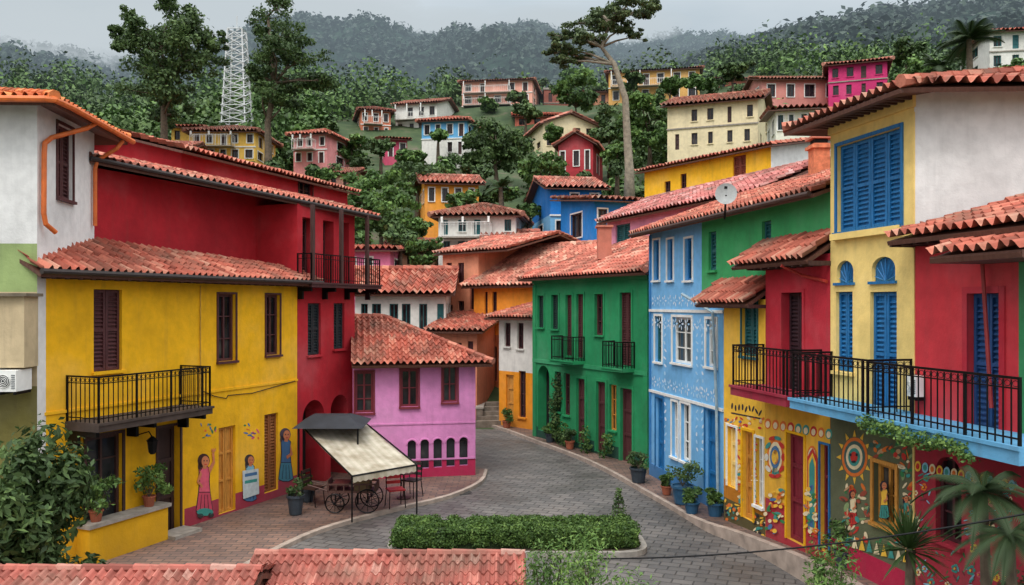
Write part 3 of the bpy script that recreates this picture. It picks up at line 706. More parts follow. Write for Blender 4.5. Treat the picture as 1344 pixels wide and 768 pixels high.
# ---- small yellow house I
a=rowR(950); b_=rowR(1004.5); P=back(a,b_,2.5)
def opsI(f):
    return [op(f,974,388,994,468,'shut',TEAL,trim=TEAL,tw=.05),op(f,955,560,967,640,'door',CRM,n=1,trim=WHITE,tw=.05),op(f,975,566,989,682,'door',TAN,n=1,trim=YEL,tw=.06),op(f,992,575,1002,664,'glass',WHITE,trim=WHITE,tw=.05)]
def zI(f): return [(0,f.L,-.2,.75,plaster((96,86,50),.6)),(0,f.L,.75,1.2,plaster((190,120,30),.6))]
rootI,fI=block('yellow_townhouse',P,-.1,5.62,plaster((242,190,64),.45),{0:opsI},{0:zI},roofk=None)
f=fI[0]; mb=MB(); tiles(mb,f.pt(-.75,5.56,.5),f.pt(f.L,5.56,.5),f.pt(f.L,6.15,-.36),f.pt(-.75,6.15,-.36)); 
for i in range(8): f.fb(mb,f.L*i/7-.03,f.L*i/7+.03,5.42,5.5,.002,.42,WOODD)
mb.obj('roof',rootI)
# ---- red balcony house K
a=rowR(1004.8); b_=rowR(1089.6); P=back(a,b_,2.5); RK=plaster((186,44,58),.4)
def opsK(f):
    return [op(f,1027,384,1054,520,'shut',wood((50,26,34)),rec=.25,trim=RK,tw=.07),op(f,1033,570,1056,712,'door',wood((120,26,44)),n=1,trim=YEL,tw=.05),op(f,1077,585,1099,727,'door',wood((110,26,38)),n=1,trim=BLW,tw=.04)]
def zK(f): return [(0,f.L,1.2,3.55,plaster((232,176,60),.5)),(0,f.L,-.2,1.2,plaster((180,52,62),.6))]
rootK,fK=block('red_townhouse',P,-.1,6.5,RK,{0:opsK},{0:zK},roofk=None)
f=fK[0]; mb=MB(); tiles(mb,f.pt(-.7,6.42,.55),f.pt(f.L-.01,6.42,.55),f.pt(f.L-.01,7.0,-.36),f.pt(-.7,7.0,-.36)); 
for i in range(9): f.fb(mb,f.L*i/8-.03,f.L*i/8+.03,6.26,6.35,.002,.45,WOODD)
mb.tube([f.pt(f.L*.62,6.3,.5),f.pt(f.L*.65,6.1,.08),f.pt(f.L*.99,5.95,.06)],.035,simple((170,50,40),.5,.2,5),7)
mb.obj('roof',rootK)
balcony(rootK,f,-.1,f.U(1080),3.72,.8,.9,plaster((150,40,60),.5),th=.22,scroll=True,sp=.13,brk=False)
# ---- cream tall house L
a=rowR(1090); b_=rowR(1200); P=[a,b_,(b_[0]+8,b_[1]-.35),(a[0]+8,a[1]+.6)]
def opsL(f):
    return [op(f,1099,180,1183,300,'shut',BLW,n=4,trim=BLW,tw=.06),
      op(f,1097,383,1119,488,'shut',BLW,n=2,trim=None),op(f,1142,383,1177,548,'shut',BLW,n=2,trim=None,sill=0),
      op(f,1098,342,1120,371,'arch',BLW,bm=BLW,fr=0,sill=0,rec=.08),op(f,1144,337,1175,369,'arch',BLW,bm=BLW,fr=0,sill=0,rec=.08),
      op(f,1147,610,1176,690,'glass',TAN,trim=TAN,tw=.07)]
MG=plaster((104,108,80),.7)
def zL(f): return [(0,f.L,1.0,3.55,MG),(0,f.L,-.2,1.0,plaster((190,38,74),.6))]
rootL,fL=block('cream_townhouse',P,-.1,9.05,CRM,{0:opsL},{0:zL},roofk='hip',rise=.75,o=.62,sidem={1:WHT})
f=fL[0]; mb=MB()
for (x0,y0,x1,y1) in ((1098,342,1120,371),(1144,337,1175,369)):
    u0,u1,z0,z1=f.rect(x0,y0,x1,y1); um=(u0+u1)/2
    for k in range(7):
        a_=math.pi*(k+.5)/7; mb.tube([f.pt(um,z0,-.05),f.pt(um+(u1-u0)*.46*math.cos(a_),z0+(z1-z0)*.9*math.sin(a_),-.05)],.012,BLW,4)
    f.fb(mb,u0-.05,u1+.05,z0-.05,z0,0,.05,BLW)
f.fb(mb,0.003,f.L+.04,8.78,9.0,.0,.06,CRM); f.fb(mb,f.L-.02,f.L+.02,0,8.7,.0,.02,CRM)
f.fb(mb,f.U(1096),f.U(1186),5.5+(400-303)*15.3/1100-.12,5.5+(400-303)*15.3/1100,.0,.12,CRM)
for i in range(14): f.fb(mb,f.L*i/13-.03,f.L*i/13+.03,8.9,8.985,.061,.55,WOODD)
mb.obj('mouldings',rootL)
# ---- right red house M
a=rowR(1200.4); b_=rowR(1420); P=back(a,b_,6)
def opsM(f):
    return [op(f,1271,385,1313,572,'shut',wood((26,70,120)),rec=.18,sill=0,trim=RK,tw=.1),op(f,1228,600,1262,712,'arch',wood((70,26,34)),bm=DARK)]
GM=plaster((60,140,90),.5)
def zM(f): return [(0,f.L,-.2,3.5,plaster((178,50,66),.65)),(f.U(1337),f.L,3.5,9,GM)]
rootM,fM=block('red_balcony_house',P,-.1,6.7,plaster((206,58,66),.4),{0:opsM},{0:zM},roofk=None)
f=fM[0]; mb=MB(); tiles(mb,f.pt(-.01,6.62,.55),f.pt(f.L,6.62,.55),f.pt(f.L,7.75,-3.4),f.pt(-.01,7.75,-3.4)); tiles(mb,f.pt(f.L,6.6,-6.5),f.pt(.2,6.6,-6.5),f.pt(.2,7.75,-3.4),f.pt(f.L,7.75,-3.4),.2,4)
for i in range(12): f.fb(mb,f.L*i/11-.03,f.L*i/11+.03,6.45,6.54,.002,.45,WOODD)
u=f.U(1290); tiles(mb,f.pt(u,6.25,.95),f.pt(f.L,6.25,.95),f.pt(f.L,6.5,.2),f.pt(u,6.5,.2),.2,6,.3)
f.fb(mb,u,f.L,6.1,6.2,.002,.9,SOFF)
mb.obj('roof',rootM)
mb=MB(); mb.tube([f.pt(f.L*.45,6.5,.5),f.pt(f.L*.5,6.25,.1),f.pt(f.L*.55,4,.08)],.03,simple((150,50,50),.5,.2,5),7); mb.obj('drainpipe',rootM)
BSL=plaster((96,160,200),.5)
fl=fL[0]; balcony(rootL,fl,.02,fl.L-.01,3.72,.88,.88,BSL,th=.2,scroll=True,sides=(1,1),brk=False)
balcony(rootM,f,.0,f.L,3.7,.95,.88,BSL,th=.24,scroll=True,sides=(0,0),brk=False)
acunit(f.pt(.06,4.0,.03),f.d,f.n,.22,.34,.16)
mb=MB(); rn=random.Random(11)
f=fI[0]
for i in range(9): f.ell(mb,961+i*4.6,533+i*.9+rn.uniform(-2,2),1.2,4.2,INK,1,rn.uniform(-.5,.5)); 
f.decal(mb,[(960,541),(1001,549),(1001,551),(960,543)],INK,1)
for i in range(30): f.ell(mb,rn.uniform(952,1003),rn.uniform(548,562),rn.uniform(1,2),rn.uniform(1.5,3),rn.choice([OR,RD,BL,CRP]),1+i%3,rn.uniform(0,3))
for x0,x1,y0,y1 in ((969,973,560,660),(990,991.5,570,670)):
    for i in range(22): f.ell(mb,rn.uniform(x0,x1),rn.uniform(y0,y1),rn.uniform(.8,2),rn.uniform(2,5),rn.choice([OR,RD,TQ,CRP]),1+i%3,rn.uniform(0,3))
for x0,x1 in ((952,973),(990,1003)):
    for i in range(26): f.ell(mb,rn.uniform(x0,x1),rn.uniform(655,688)+(x0-952)*.5,rn.uniform(1,2.4),rn.uniform(1.5,4),rn.choice([INK,OR,TQ,CRP,YW]),1+i%4,rn.uniform(0,3),9)
f=fK[0]
for cx,cy,R in ((1018,600,15),(1066,600,9)):
    for k,c in enumerate((OR,CRP,BL,YW)): f.ell(mb,cx,cy,R*(1-.2*k)*.75,R*(1.7-.35*k),c,1+k)
for i in range(10):
    a_=2*math.pi*i/10; f.ell(mb,1018+11*math.cos(a_),600+26*math.sin(a_),2.6,5,rn.choice([TQ,RD,WH]),5,a_)
fig(f,mb,1018,608,.42,WH,TQ,INK)
for k,c in enumerate((RD,YW,TQ)):
    f.decal(mb,[(1061+k*1.5,700-k*6),(1061+k*1.5,600+k*5),(1068,588+k*6),(1074-k*1.5,602+k*5),(1074-k*1.5,707-k*6)],c,6+k)
for k in range(9):
    f.ell(mb,1008+k*10,556+k*1.7,4.5,7,rn.choice([OR,RD,TQ]),1); f.ell(mb,1008+k*10,557+k*1.7,2.8,4.5,CRP,2)
for i in range(80): f.ell(mb,rn.choice([rn.uniform(1006,1030),rn.uniform(1060,1074)]),rn.uniform(640,700),rn.uniform(1,3),rn.uniform(2,5),rn.choice([OR,CRP,TQ,YW,BL,GN]),9+i%3,rn.uniform(0,3))
f=fL[0]
for k,c in enumerate((OR,P_((70,96,90)),CRP,TQ,RD)):     # painted concentric sun
    f.ell(mb,1122,600,17*(1-.18*k),26*(1-.18*k),c,1+k,0,20)
for i in range(12):
    a_=2*math.pi*i/12; f.decal(mb,[(1122+18*math.cos(a_-.12),600+27*math.sin(a_-.12)),(1122+18*math.cos(a_+.12),600+27*math.sin(a_+.12)),(1122+24*math.cos(a_),600+36*math.sin(a_))],YW,2)
f.ell(mb,1118,597,1.6,2,INK,7); f.ell(mb,1126,597,1.6,2,INK,7); f.ell(mb,1122,606,3,1.4,INK,7)
for i in range(230):
    x=rn.uniform(1103,1197); y=rn.uniform(572,705)+(x-1103)*.15
    if 1141<x<1182 and 600<y<705: continue
    if abs(x-1122)<22 and abs(y-600)<36: continue
    c=rn.choice([TQ,GN,RD,OR,CRP,P_((150,70,50)),P_((190,150,110)),P_((130,150,100)),P_((60,90,80))]); f.ell(mb,x,y,rn.uniform(.8,3.4),rn.uniform(2,7),c,1+i%4,rn.uniform(0,3),9)
for k in range(10):
    x=1104+k*9.6; y=706+k*2.6
    f.decal(mb,[(x-4,y+8),(x,y-8),(x+4,y+9)],(YW,TQ,CRP)[k%3],6)
fig(f,mb,1161,658,.6,YW,TQ,INK)
fig(f,mb,1120,668,.55,CRP,RD,INK); fig(f,mb,1190,672,.5,TQ,OR,INK)
f=fM[0]
for k in range(14):
    x=1206+k*9.5; y=612+k*1.9
    f.ell(mb,x,y,4.2,7,(YW,LB,CRP)[k%3],5); f.ell(mb,x,y,2.4,4,(RD,TQ,OR)[k%3],6)
for i in range(230):
    x=rn.uniform(1202,1335); y=rn.uniform(622,770)
    if 1222<x<1268 and 590<y<720: continue
    c=rn.choice([LB,CRP,CRP,PK,YW,TQ,OR,P_((200,90,110))]); s=rn.uniform(1.6,4)
    if i%4==0:
        for k in range(5):
            a_=2*math.pi*k/5; f.ell(mb,x+s*math.cos(a_),y+s*1.3*math.sin(a_),s*.55,s*.75,c,1+i%3,a_,7)
        f.ell(mb,x,y,s*.4,s*.5,YW,5,0,7)
    else: f.ell(mb,x,y,s*.35,s*1.4,rn.choice([GN,TQ,LB,P_((120,50,60))]),1+i%3,rn.uniform(0,3),7)
mb.obj('wall_mural')
# ================================================================ green house G
a=(X(700,34.4),34.4); b_=(X(851,27.6),27.6)
def opsG(f):
    L=[]
    dg=wood((24,50,46)); 
    for x0,x1,y0,y1,k,m in ((706,714,388,430,'shut',dg),(724,733,387,432,'shut',dg),(743,751,387,467,'shut',BRN),(757,766,386,470,'shut',BRN),(781,792,386,440,'glass',BRN),(814,829,384,480,'shut',BRN)):
        L.append(op(f,x0,y0,x1,y1,k,m,trim=GRN,tw=.08))
    L.append(op(f,706,480,721,566,'arch',DARK,bm=DARK,fr=0,sill=0,rec=.4)); L.append(op(f,740,490,748,545,'glass',BRN))
    for x0,x1,y0,y1 in ((757,768,497,582),(783,795,501,594),(815,830,510,608)): L.append(op(f,x0,y0,x1,y1,'door',BRN,n=1,trim=GRN,tw=.1))
    L.append(op(f,728,488,736,540,'glass',dg)); L.append(op(f,800,505,809,565,'glass',TAN))
    return L
def zG(f): return [(0,f.L,-.2,.55,plaster((20,76,60),.6))]
rootG,fG=block('green_house',back(a,b_,6),-.1,6.62,GRN,{0:opsG},{0:zG},roofk='hip',rise=1.5,o=.5,T=.2,tm=tilemat((200,114,96)))
f=fG[0]; mb=MB(); f.fb(mb,0,f.L,3.15,3.3,0,.05,plaster((52,150,100),.3)); f.fb(mb,0,f.L,6.35,6.5,0,.07,plaster((52,150,100),.3))
for u in (0.0,f.L-.25): f.fb(mb,u,u+.25,0,6.3,0,.04,GRN)
mb.obj('mouldings',rootG)
balcony(rootG,f,f.U(738),f.U(768),3.42,.55,.9,GRN,th=.12,brk=False,sp=.1); balcony(rootG,f,f.U(806),f.U(834),3.35,.55,.9,GRN,th=.12,brk=False,sp=.1)
mb=MB(); c=(X(793,31.5),31.5,0); mb.cbox((c[0],c[1],7.8),.5,.5,1.2,plaster((196,120,100),.5)); mb.cbox((c[0],c[1],8.43),.62,.62,.08,TILE); mb.obj('chimney',rootG)
PEA=plaster((236,156,122),.5); ORG=plaster((240,150,50),.45)
a=(X(655,37.6),37.6); b_=(X(702,35.9),35.9)
rF3,fF=block('white_orange_house',back(a,b_,4),-.1,5.0,plaster((224,220,212),.5),{0:lambda f:[op(f,662,424,670,455,'glass',BRN),op(f,679,424,687,458,'glass',BRN),op(f,664,492,674,552,'door',TAN,n=1),op(f,681,487,690,548,'glass',BRN)]},
   {0:lambda f:[(0,f.L,-.2,2.55,plaster((236,148,34),.4))]},roofk='shed',rise=1.0,o=.5)
a=(X(622,42.5),42.5); b_=(X(712,39.5),39.5)
rF2,_=block('orange_house',back(a,b_,8),-.1,Zp(374,41.5),ORG,{0:lambda f:[op(f,636,383,640,425,'glass',BRN),op(f,646,383,652,420,'glass',BRN),op(f,632,470,640,540,'door',BRN),op(f,646,455,652,500,'glass',BRN)]},
   {0:lambda f:[(0,f.L,-.2,4.0,plaster((196,114,74),.6))]},roofk='gable',rise=2.2,o=[.5,3.0,.5,.5],T=.25,ns=4,tm=tilemat((208,130,110)))
a=(X(581,45),45); b_=(X(628,43),43)
block('peach_house',back(a,b_,7),-.1,Zp(330,44),PEA,{0:lambda f:[op(f,586,345,593,370,'glass',BRN),op(f,601,345,609,372,'shut',BRN),op(f,601,395,609,420,'glass',BRN),op(f,617,376,622,406,'glass',BRN),op(f,587,400,594,425,'glass',BRN)]},roofk='gable',rise=1.0,o=[.4,2.5,.4,.4],T=.25,ns=4,tm=tilemat((204,120,102)))
a=(X(570,39),39); b_=(X(626,38.5),38.5)
block('peach_outbuilding',back(a,b_,4),-.1,Zp(432,39),plaster((206,132,102),.6),{0:lambda f:[op(f,598,450,606,480,'glass',BRN),op(f,614,448,621,500,'door',BRN)]},roofk='shed',rise=.8,o=.4,T=.25,ns=4)
mb=MB(); ST=simple((120,108,96),.9,.4,4,name='stone')
for i in range(5): mb.cbox((X(642,38)+.1*i,37.6+i*.35,.15+.17*i/2),1.2,.35,.3+.17*i,ST,.15)
mb.obj('stone_steps')
mb=MB(); mb.box((X(625,37.8),37.8,0),(.3,0,0),(0,2.5,0),(0,0,.8),ST); mb.box((X(625,37.8)-.03,37.77,.8),(.36,0,0),(0,2.56,0),(0,0,.07),CONC); mb.obj('stone_wall')
# ================================================================ hill houses
RECT=[]; FOOT=[]
def hill(name,x0,x1,ye,yb,D,col,st=2,nc=3,rk='hip',yaw=0,dep=7,rise=None,wm=None,trim=None,tm=None,balc=False,ww=.45,wh=.55,band=None,kind='lo'):
    cx=X((x0+x1)/2,D); w=(x1-x0)/FL*D; ya=math.radians(yaw)
    if yaw: w=max(w*.55,(w-abs(math.sin(ya))*dep)/math.cos(ya))
    d=Vector((math.cos(ya),math.sin(ya),0)); nb=Vector((-d.y,d.x,0))
    c=Vector((cx,D,0))
    if yaw:  c=c+Vector((math.sin(ya)*dep*.5,0,0))
    A=c-d*w/2; B=c+d*w/2; P=[(A.x,A.y),(B.x,B.y),((B+nb*dep).x,(B+nb*dep).y),((A+nb*dep).x,(A+nb*dep).y)]
    z1=Zp(ye,D); zb=Zp(yb,D); zg=min(zb,min(hgt(p[0],p[1]) for p in P))-1.5
    wm=wm or WOODD; H=(z1-zb)/st
    def ops(f,n):
        L=[]
        for s_ in range(st):
            for i in range(n):
                rr=random.Random(int(x0*7+s_*13+i*5))
                if rr.random()<.1: continue
                uc=f.L*(i+.5)/n+rr.uniform(-.12,.12); hw=f.L/n*ww*.5*rr.uniform(.8,1.15); hw=min(hw,.85)
                zc=zb+H*(s_+.5); hh=min(H*wh*.5,.8)
                if rr.random()<.22: 
                    L.append(dict(r=(uc-hw*.8,uc+hw*.8,zc-H*.42,zc+hh),k='door',m=wm,trim=trim,sill=0,n=1))
                else: L.append(dict(r=(uc-hw,uc+hw,zc-hh,zc+hh),k=kind,m=wm,trim=trim,tw=.08))
        return L
    zones={}
    if band: zones={i:[(0,99,-99,zb+H,band)] for i in range(4)}
    root,fs=block(name,P,zg,z1,col,{0:lambda f:ops(f,nc),1:lambda f:ops(f,max(1,nc//2)),3:lambda f:ops(f,max(1,nc//2))},zones,roofk=rk,rise=rise if rise is not None else min(w,dep)*.2,o=.5,T=.34,ns=4,row=.45,tm=tm)
    f=fs[0]; mb=MB()
    for s_ in range(1,st): f.fb(mb,-.05,f.L+.05,zb+H*s_-.1,zb+H*s_,0,.08,WHITE if trim else CONC)
    if balc:
        for s_ in range(1 if st>1 else 0,st):
            z=zb+H*s_; f.fb(mb,.3,f.L*.7,z-.18,z-.101,0.09,1.1,CONC)
            railing(mb,[f.pt(.35,0,.1),f.pt(.35,0,1.05),f.pt(f.L*.7-.05,0,1.05),f.pt(f.L*.7-.05,0,.1)],z-.1,.9,WHITE,.25)
            for u in (.4,f.L*.35,f.L*.7-.1): f.fb(mb,u-.06,u+.06,z+.8,z+H-.2,.95,1.05,WHITE)
    mb.obj('trim',root)
    RECT.append((x0,x1,ye-12,yb,D)); FOOT.append((cx,D+dep/2,max(w,dep)*.62))
    return root
c=plaster
Y2=c((244,198,96),.35); O2=c((232,154,74),.4); PK2=c((238,172,152),.4); PK3=c((232,152,152),.4); W2=c((230,228,220),.3); B2=c((104,174,220),.35); M2=c((200,78,108),.4); BG2=c((232,216,176),.3); R2=c((182,58,66),.4); BB=c((28,116,194),.35)
TB=tilemat((162,98,82)); TP=tilemat((192,118,102)); TD=tilemat((138,80,68))
hill('yellow_villa',250,335,172,212,70,Y2,2,5,'hip',0,6,1.0,trim=WHITE,balc=True,ww=.5,tm=TB)
hill('orange_house',150,245,192,218,64,Y2,1,4,'gable',8,6,.9,trim=WHITE,tm=TP)
hill('yellow_villa',225,262,166,212,74,Y2,2,2,'shed',0,4,.5)
hill('orange_house',165,225,198,222,58,O2,1,3,'hip',0,4,.5,tm=TB)
hill('pink_house',384,448,176,216,76,PK3,2,3,'hip',-12,6,1.0,trim=WHITE,balc=True)
hill('terracotta_house',455,512,145,182,102,c((210,128,98),.5),2,3,'hip',15,7,1.2,trim=WHITE,balc=True,tm=TD)
hill('white_house',518,596,136,178,104,W2,2,4,'gable',-15,8,1.4,balc=True,tm=TB)
hill('magenta_house',489,534,182,208,86,M2,1,2,'shed',15,5,1.0,trim=WHITE)
hill('blue_white_house',553,626,158,205,86,B2,2,4,'hip',-10,6,1.0,trim=WHITE,band=W2)
hill('pink_villa',606,712,106,154,112,PK2,3,5,'hip',-8,10,1.2,trim=WHITE,balc=True,tm=TB)
hill('brick_house',714,746,118,152,116,c((150,90,76),.5),2,2,'flat',0,6)
hill('beige_house',692,784,164,196,90,BG2,2,4,'gablex',12,8,1.4,tm=TP)
hill('red_house',733,800,190,226,72,R2,1,3,'gablex',-14,6,1.2,trim=WHITE)
hill('orange_cafe_house',540,628,240,272,62,c((242,162,62),.4),1,4,'gable',10,6,1.0,trim=WHITE,tm=TP)
hill('white_green_house',575,690,282,338,52,W2,2,5,'hip',-6,6,1.0,wm=TEAL,balc=True,tm=TB)
hill('white_green_townhouse',466,585,384,450,41,W2,1,6,'gable',0,5,1.3,wm=TEAL,ww=.55)
hill('pink_annex',452,512,326,380,47,c((226,124,164),.4),1,3,'shed',0,5,.5,wm=TEAL,trim=WHITE)
hill('terracotta_house',508,570,330,352,55,c((214,158,128),.5),1,3,'gable',0,6,1.0,tm=TP)
hill('blue_house',702,790,246,318,53,BB,2,3,'gable',8,7,1.1,trim=WHITE,band=c((120,180,220),.3),tm=TP)
hill('blue_house',742,852,262,322,46,c((30,124,200),.35),1,3,'shed',18,5,.7,trim=WHITE,tm=TB)
hill('beige_apartment',880,1048,134,196,62,BG2,2,5,'gable',-22,9,1.6,ww=.3,wh=.5,tm=TB)
hill('ochre_house',800,932,92,134,108,c((220,170,98),.45),2,6,'hip',-10,9,1.0,trim=WHITE,balc=True,tm=TD)
hill('pink_villa',1000,1128,104,134,84,c((210,138,128),.4),1,5,'gable',0,6,1.0,trim=WHITE,tm=TB)
hill('magenta_villa',1092,1192,82,128,80,c((208,56,116),.3),2,4,'hip',-20,7,1.0,tm=TP)
hill('cream_house',1020,1100,142,178,52,c((230,230,212),.3),1,4,'shed',-12,6,.8,trim=WHITE,wm=TEAL)
hill('white_villa',1302,1380,40,92,70,W2,2,3,'hip',-10,7,1.0,wm=TEAL)
hill('beige_house',560,600,275,300,70,BG2,1,3,'hip',5,5,.9)
hill('terracotta_house',676,735,152,168,102,c((194,108,88),.4),1,3,'gable',0,6,1.0)
hill('white_house',600,660,205,226,92,W2,1,3,'hip',-10,5,.8)
hill('orange_house',940,1000,104,125,112,c((200,118,94),.5),1,4,'hip',0,6,.9,tm=TD)
hill('terracotta_house',770,830,120,140,110,c((194,138,108),.5),1,4,'shed',0,6,.9,tm=TD)
hill('salmon_house',640,700,318,345,50,c((230,158,128),.4),1,3,'gable',0,5,.9,tm=TP)
hill('white_house',740,800,205,226,88,W2,1,3,'gable',8,5,.9)
hill('pink_house',430,470,228,250,72,PK2,1,2,'gable',-8,5,.8,tm=TB)
a=(X(846,46),46); b_=(X(1012,38.5),38.5)
block('yellow_house',back(a,b_,5),4,Zp(222,45.5),c((246,190,40),.4),{0:lambda f:[op(f,962,204,979,232,'shut',wood((130,60,40))),op(f,872,238,880,258,'glass',BRN),op(f,893,228,901,250,'glass',BRN)]},roofk='shed',rise=1.0,o=.4,T=.25,ns=4,sidem={1:WHT})
RECT.append((840,1090,175,270,42)); FOOT.append((12,42,6))
a=(X(797,37),37); b_=(X(1002,27),27)
block('pink_house',back(a,b_,4.5),3,Zp(288,36.5),c((228,154,182),.4),{0:lambda f:[op(f,808,294,827,342,'shut',TEAL)]},roofk='gable',rise=1.1,o=.4,T=.25,ns=4,tm=tilemat((190,116,110)))
RECT.append((795,1000,240,345,32))
mb=MB(); D=22; BR=simple((206,120,84),.85,.3,8,name='brick'); cx=X(1075,D)
mb.cbox((cx,D,Zp(222,D)),.42,.42,1.3,BR); mb.cbox((cx,D,Zp(200,D)+.12),.55,.55,.08,BR); mb.cbox((cx,D,Zp(200,D)+.24),.34,.34,.16,DARK); mb.cbox((cx,D,Zp(200,D)+.36),.55,.55,.06,TILE); mb.obj('chimney')
# ================================================================ foliage tools
def leafmesh(name,centers,radii,counts,size,mat,parent=None,up=.35,aspect=.6,inner=.25):
    allv=[];tint=[]
    for c_,r_,n_ in zip(centers,radii,counts):
        n_=int(n_); d=np.random.normal(size=(n_,3)); d/=np.linalg.norm(d,axis=1)[:,None]
        ph=np.random.uniform(0,6,3); lump=1+.22*np.sin(d[:,0]*5+ph[0])*np.sin(d[:,1]*5+ph[1])+.15*np.sin(d[:,2]*8+ph[2])
        rad=(np.random.uniform(inner,1.15,n_)**.45)*lump
        p=np.array(c_)+d*rad[:,None]*np.array(r_)
        nn=d+np.random.normal(size=(n_,3))*.7+np.array([0,0,up]); nn/=np.linalg.norm(nn,axis=1)[:,None]
        t=np.cross(nn,np.random.normal(size=(n_,3))); t/=np.linalg.norm(t,axis=1)[:,None]; b2=np.cross(nn,t)
        s=size*np.random.uniform(.6,1.35,n_)[:,None]
        q=np.stack([p-t*s,p-b2*s*aspect+nn*s*.15,p+t*s,p+b2*s*aspect+nn*s*.15],1)
        allv.append(q)
        cb=np.random.uniform(.25,.75); tt=np.clip(cb+np.random.normal(size=n_)*.17,0,1); tint.append(tt)
    V=np.concatenate(allv).reshape(-1,3); T_=np.concatenate(tint); n=len(T_)
    me=bpy.data.meshes.new(name); me.vertices.add(4*n); me.vertices.foreach_set('co',V.ravel().astype(np.float32))
    me.loops.add(4*n); me.loops.foreach_set('vertex_index',np.arange(4*n,dtype=np.int32))
    me.polygons.add(n); me.polygons.foreach_set('loop_start',np.arange(0,4*n,4,dtype=np.int32)); me.polygons.foreach_set('loop_total',np.full(n,4,dtype=np.int32))
    at=me.attributes.new('tint','FLOAT','FACE'); at.data.foreach_set('value',T_.astype(np.float32))
    me.materials.append(mat); me.update(calc_edges=True)
    o=bpy.data.objects.new(name,me); S.collection.objects.link(o)
    if parent: o.parent=parent
    return o
FD=foliage((.05,.092,.028),(.12,.19,.055)); FM=foliage((.065,.13,.032),(.16,.27,.06)); FLt=foliage((.09,.18,.04),(.24,.36,.09)); FDD=foliage((.035,.065,.03),(.08,.13,.05)); FOL=foliage((.065,.10,.04),(.15,.20,.075)); FT=foliage((.06,.105,.035),(.13,.20,.06))
HM=foliage((.064,.13,.031),(.16,.27,.061),0); HD=foliage((.049,.092,.027),(.12,.19,.056),0)
BARK=simple((92,80,66),.9,.4,6,name='bark'); BARKL=simple((138,128,112),.9,.35,5,name='bark')
def tree(name,trunk,clusters,D,mat,size,dens=700,tr=.35,spread=1.0,bark=BARK,flat=.8,sub=7,core=.25):
    root=empty(name); mb=MB(); tp=[]
    for i,(x,y) in enumerate(trunk):
        tp.append(Vector((X(x,D),D+ (.3*math.sin(i*2)),Zp(y,D))))
    tp.insert(0,tp[0]-Vector((0,0,3))); rad=[tr*(1-.75*i/(len(tp)-1)) for i in range(len(tp))]; rad[0]*=1.3
    mb.tube(tp,rad,bark,9)
    cs=[];rs=[];ns=[]
    rn=random.Random(int(trunk[0][0]))
    for (x,y,r) in clusters:
        rr=r/FL*D; cc=Vector((X(x,D),D+rn.uniform(-1,1)*rr*1.6*spread,Zp(y,D)))
        best=min(tp[2:],key=lambda p:(p-cc).length+ (3 if p.z>cc.z else 0))
        mid=best.lerp(cc,.5)+Vector((rn.uniform(-.3,.3),rn.uniform(-.3,.3),rr*.15)); mb.tube([best,mid,cc+Vector((0,0,-rr*.1))],[tr*.3,tr*.2,tr*.07],bark,6)
        for q in range(sub):
            e=cc+Vector((rn.uniform(-1.2,1.2),rn.uniform(-1.2,1.2),rn.uniform(-.7,.9)*flat))*rr; mb.tube([mid.lerp(cc,.6),e],[tr*.09,tr*.03],bark,4)
            sr=rr*rn.uniform(.22,.5); cs.append(tuple(e)); rs.append((sr*1.2,sr*1.2,sr*flat)); ns.append(dens*.8/sub*(sr/rr/.36)**1.5)
        cs.append(tuple(cc)); rs.append((rr*.75,rr*.75,rr*.55*flat)); ns.append(dens*core)
    mb.obj('trunk_and_limbs',root,True); leafmesh('crown',cs,rs,ns,size,mat,root,inner=.1)
    return root
tree('broadleaf_tree',[(216,205),(213,150),(218,100),(212,60)],[(178,42,24),(205,50,28),(232,36,28),(258,44,26),(245,72,30),(270,70,20),(195,84,28),(225,100,28),(256,100,24),(200,120,24),(240,128,22),(168,60,16),(214,148,20),(218,72,28),(190,58,24),(234,24,20),(262,86,22),(186,34,16),(272,52,16),(162,44,12),(280,62,12)],68,FT,.15,900,.4,core=.15)
tree('broadleaf_tree',[(352,205),(350,160),(362,110),(356,60),(350,20)],[(345,20,22),(372,16,22),(362,42,24),(385,48,22),(400,82,24),(424,98,18),(352,82,26),(378,102,24),(350,122,20),(370,135,16),(364,66,24),(346,58,18),(388,72,20),(405,108,16),(430,108,10),(338,36,14),(342,100,14)],66,FD,.14,700,.35,core=.12)
tree('tall_tree',[(826,222),(824,180),(820,130),(806,85),(790,60),(800,30)],[(742,62,16),(730,74,12),(752,40,15),(772,24,17),(798,10,19),(824,8,17),(846,22,14),(775,50,14),(815,36,14),(856,10,12),(762,72,12),(745,82,8),(838,42,11),(784,14,14),(810,22,14),(724,64,8),(735,48,11),(790,36,14),(762,56,13)],55,FOL,.11,560,.34,bark=BARKL,flat=.6)
tree('broadleaf_tree',[(652,240),(650,215),(652,190)],[(630,185,20),(655,170,22),(675,185,18),(640,205,20),(668,210,18),(625,205,12),(655,192,22),(640,172,14)],74,FD,.18,800,.3)
tree('broadleaf_tree',[(756,158),(756,140)],[(742,115,16),(765,112,16),(755,130,18),(775,128,12),(738,130,10)],100,FM,.26,500,.3)
tree('broadleaf_tree',[(853,205),(853,180)],[(845,140,18),(865,150,16),(838,160,16),(858,172,20),(842,188,18),(868,185,14),(825,165,12),(838,132,12),(820,180,12)],72,FM,.18,600,.3)
tree('broadleaf_tree',[(712,260),(712,240)],[(705,215,16),(722,222,16),(700,235,16),(718,243,18),(690,228,12)],62,FM,.16,500,.25)
tree('broadleaf_tree',[(500,330),(500,290)],[(478,240,20),(505,235,22),(490,262,26),(520,262,20),(475,285,22),(505,290,28),(528,288,16),(466,262,14)],56,FM,.15,800,.3)
tree('broadleaf_tree',[(548,262),(548,240)],[(538,220,16),(558,222,16),(548,235,18),(572,228,10)],66,FD,.17,450,.25)
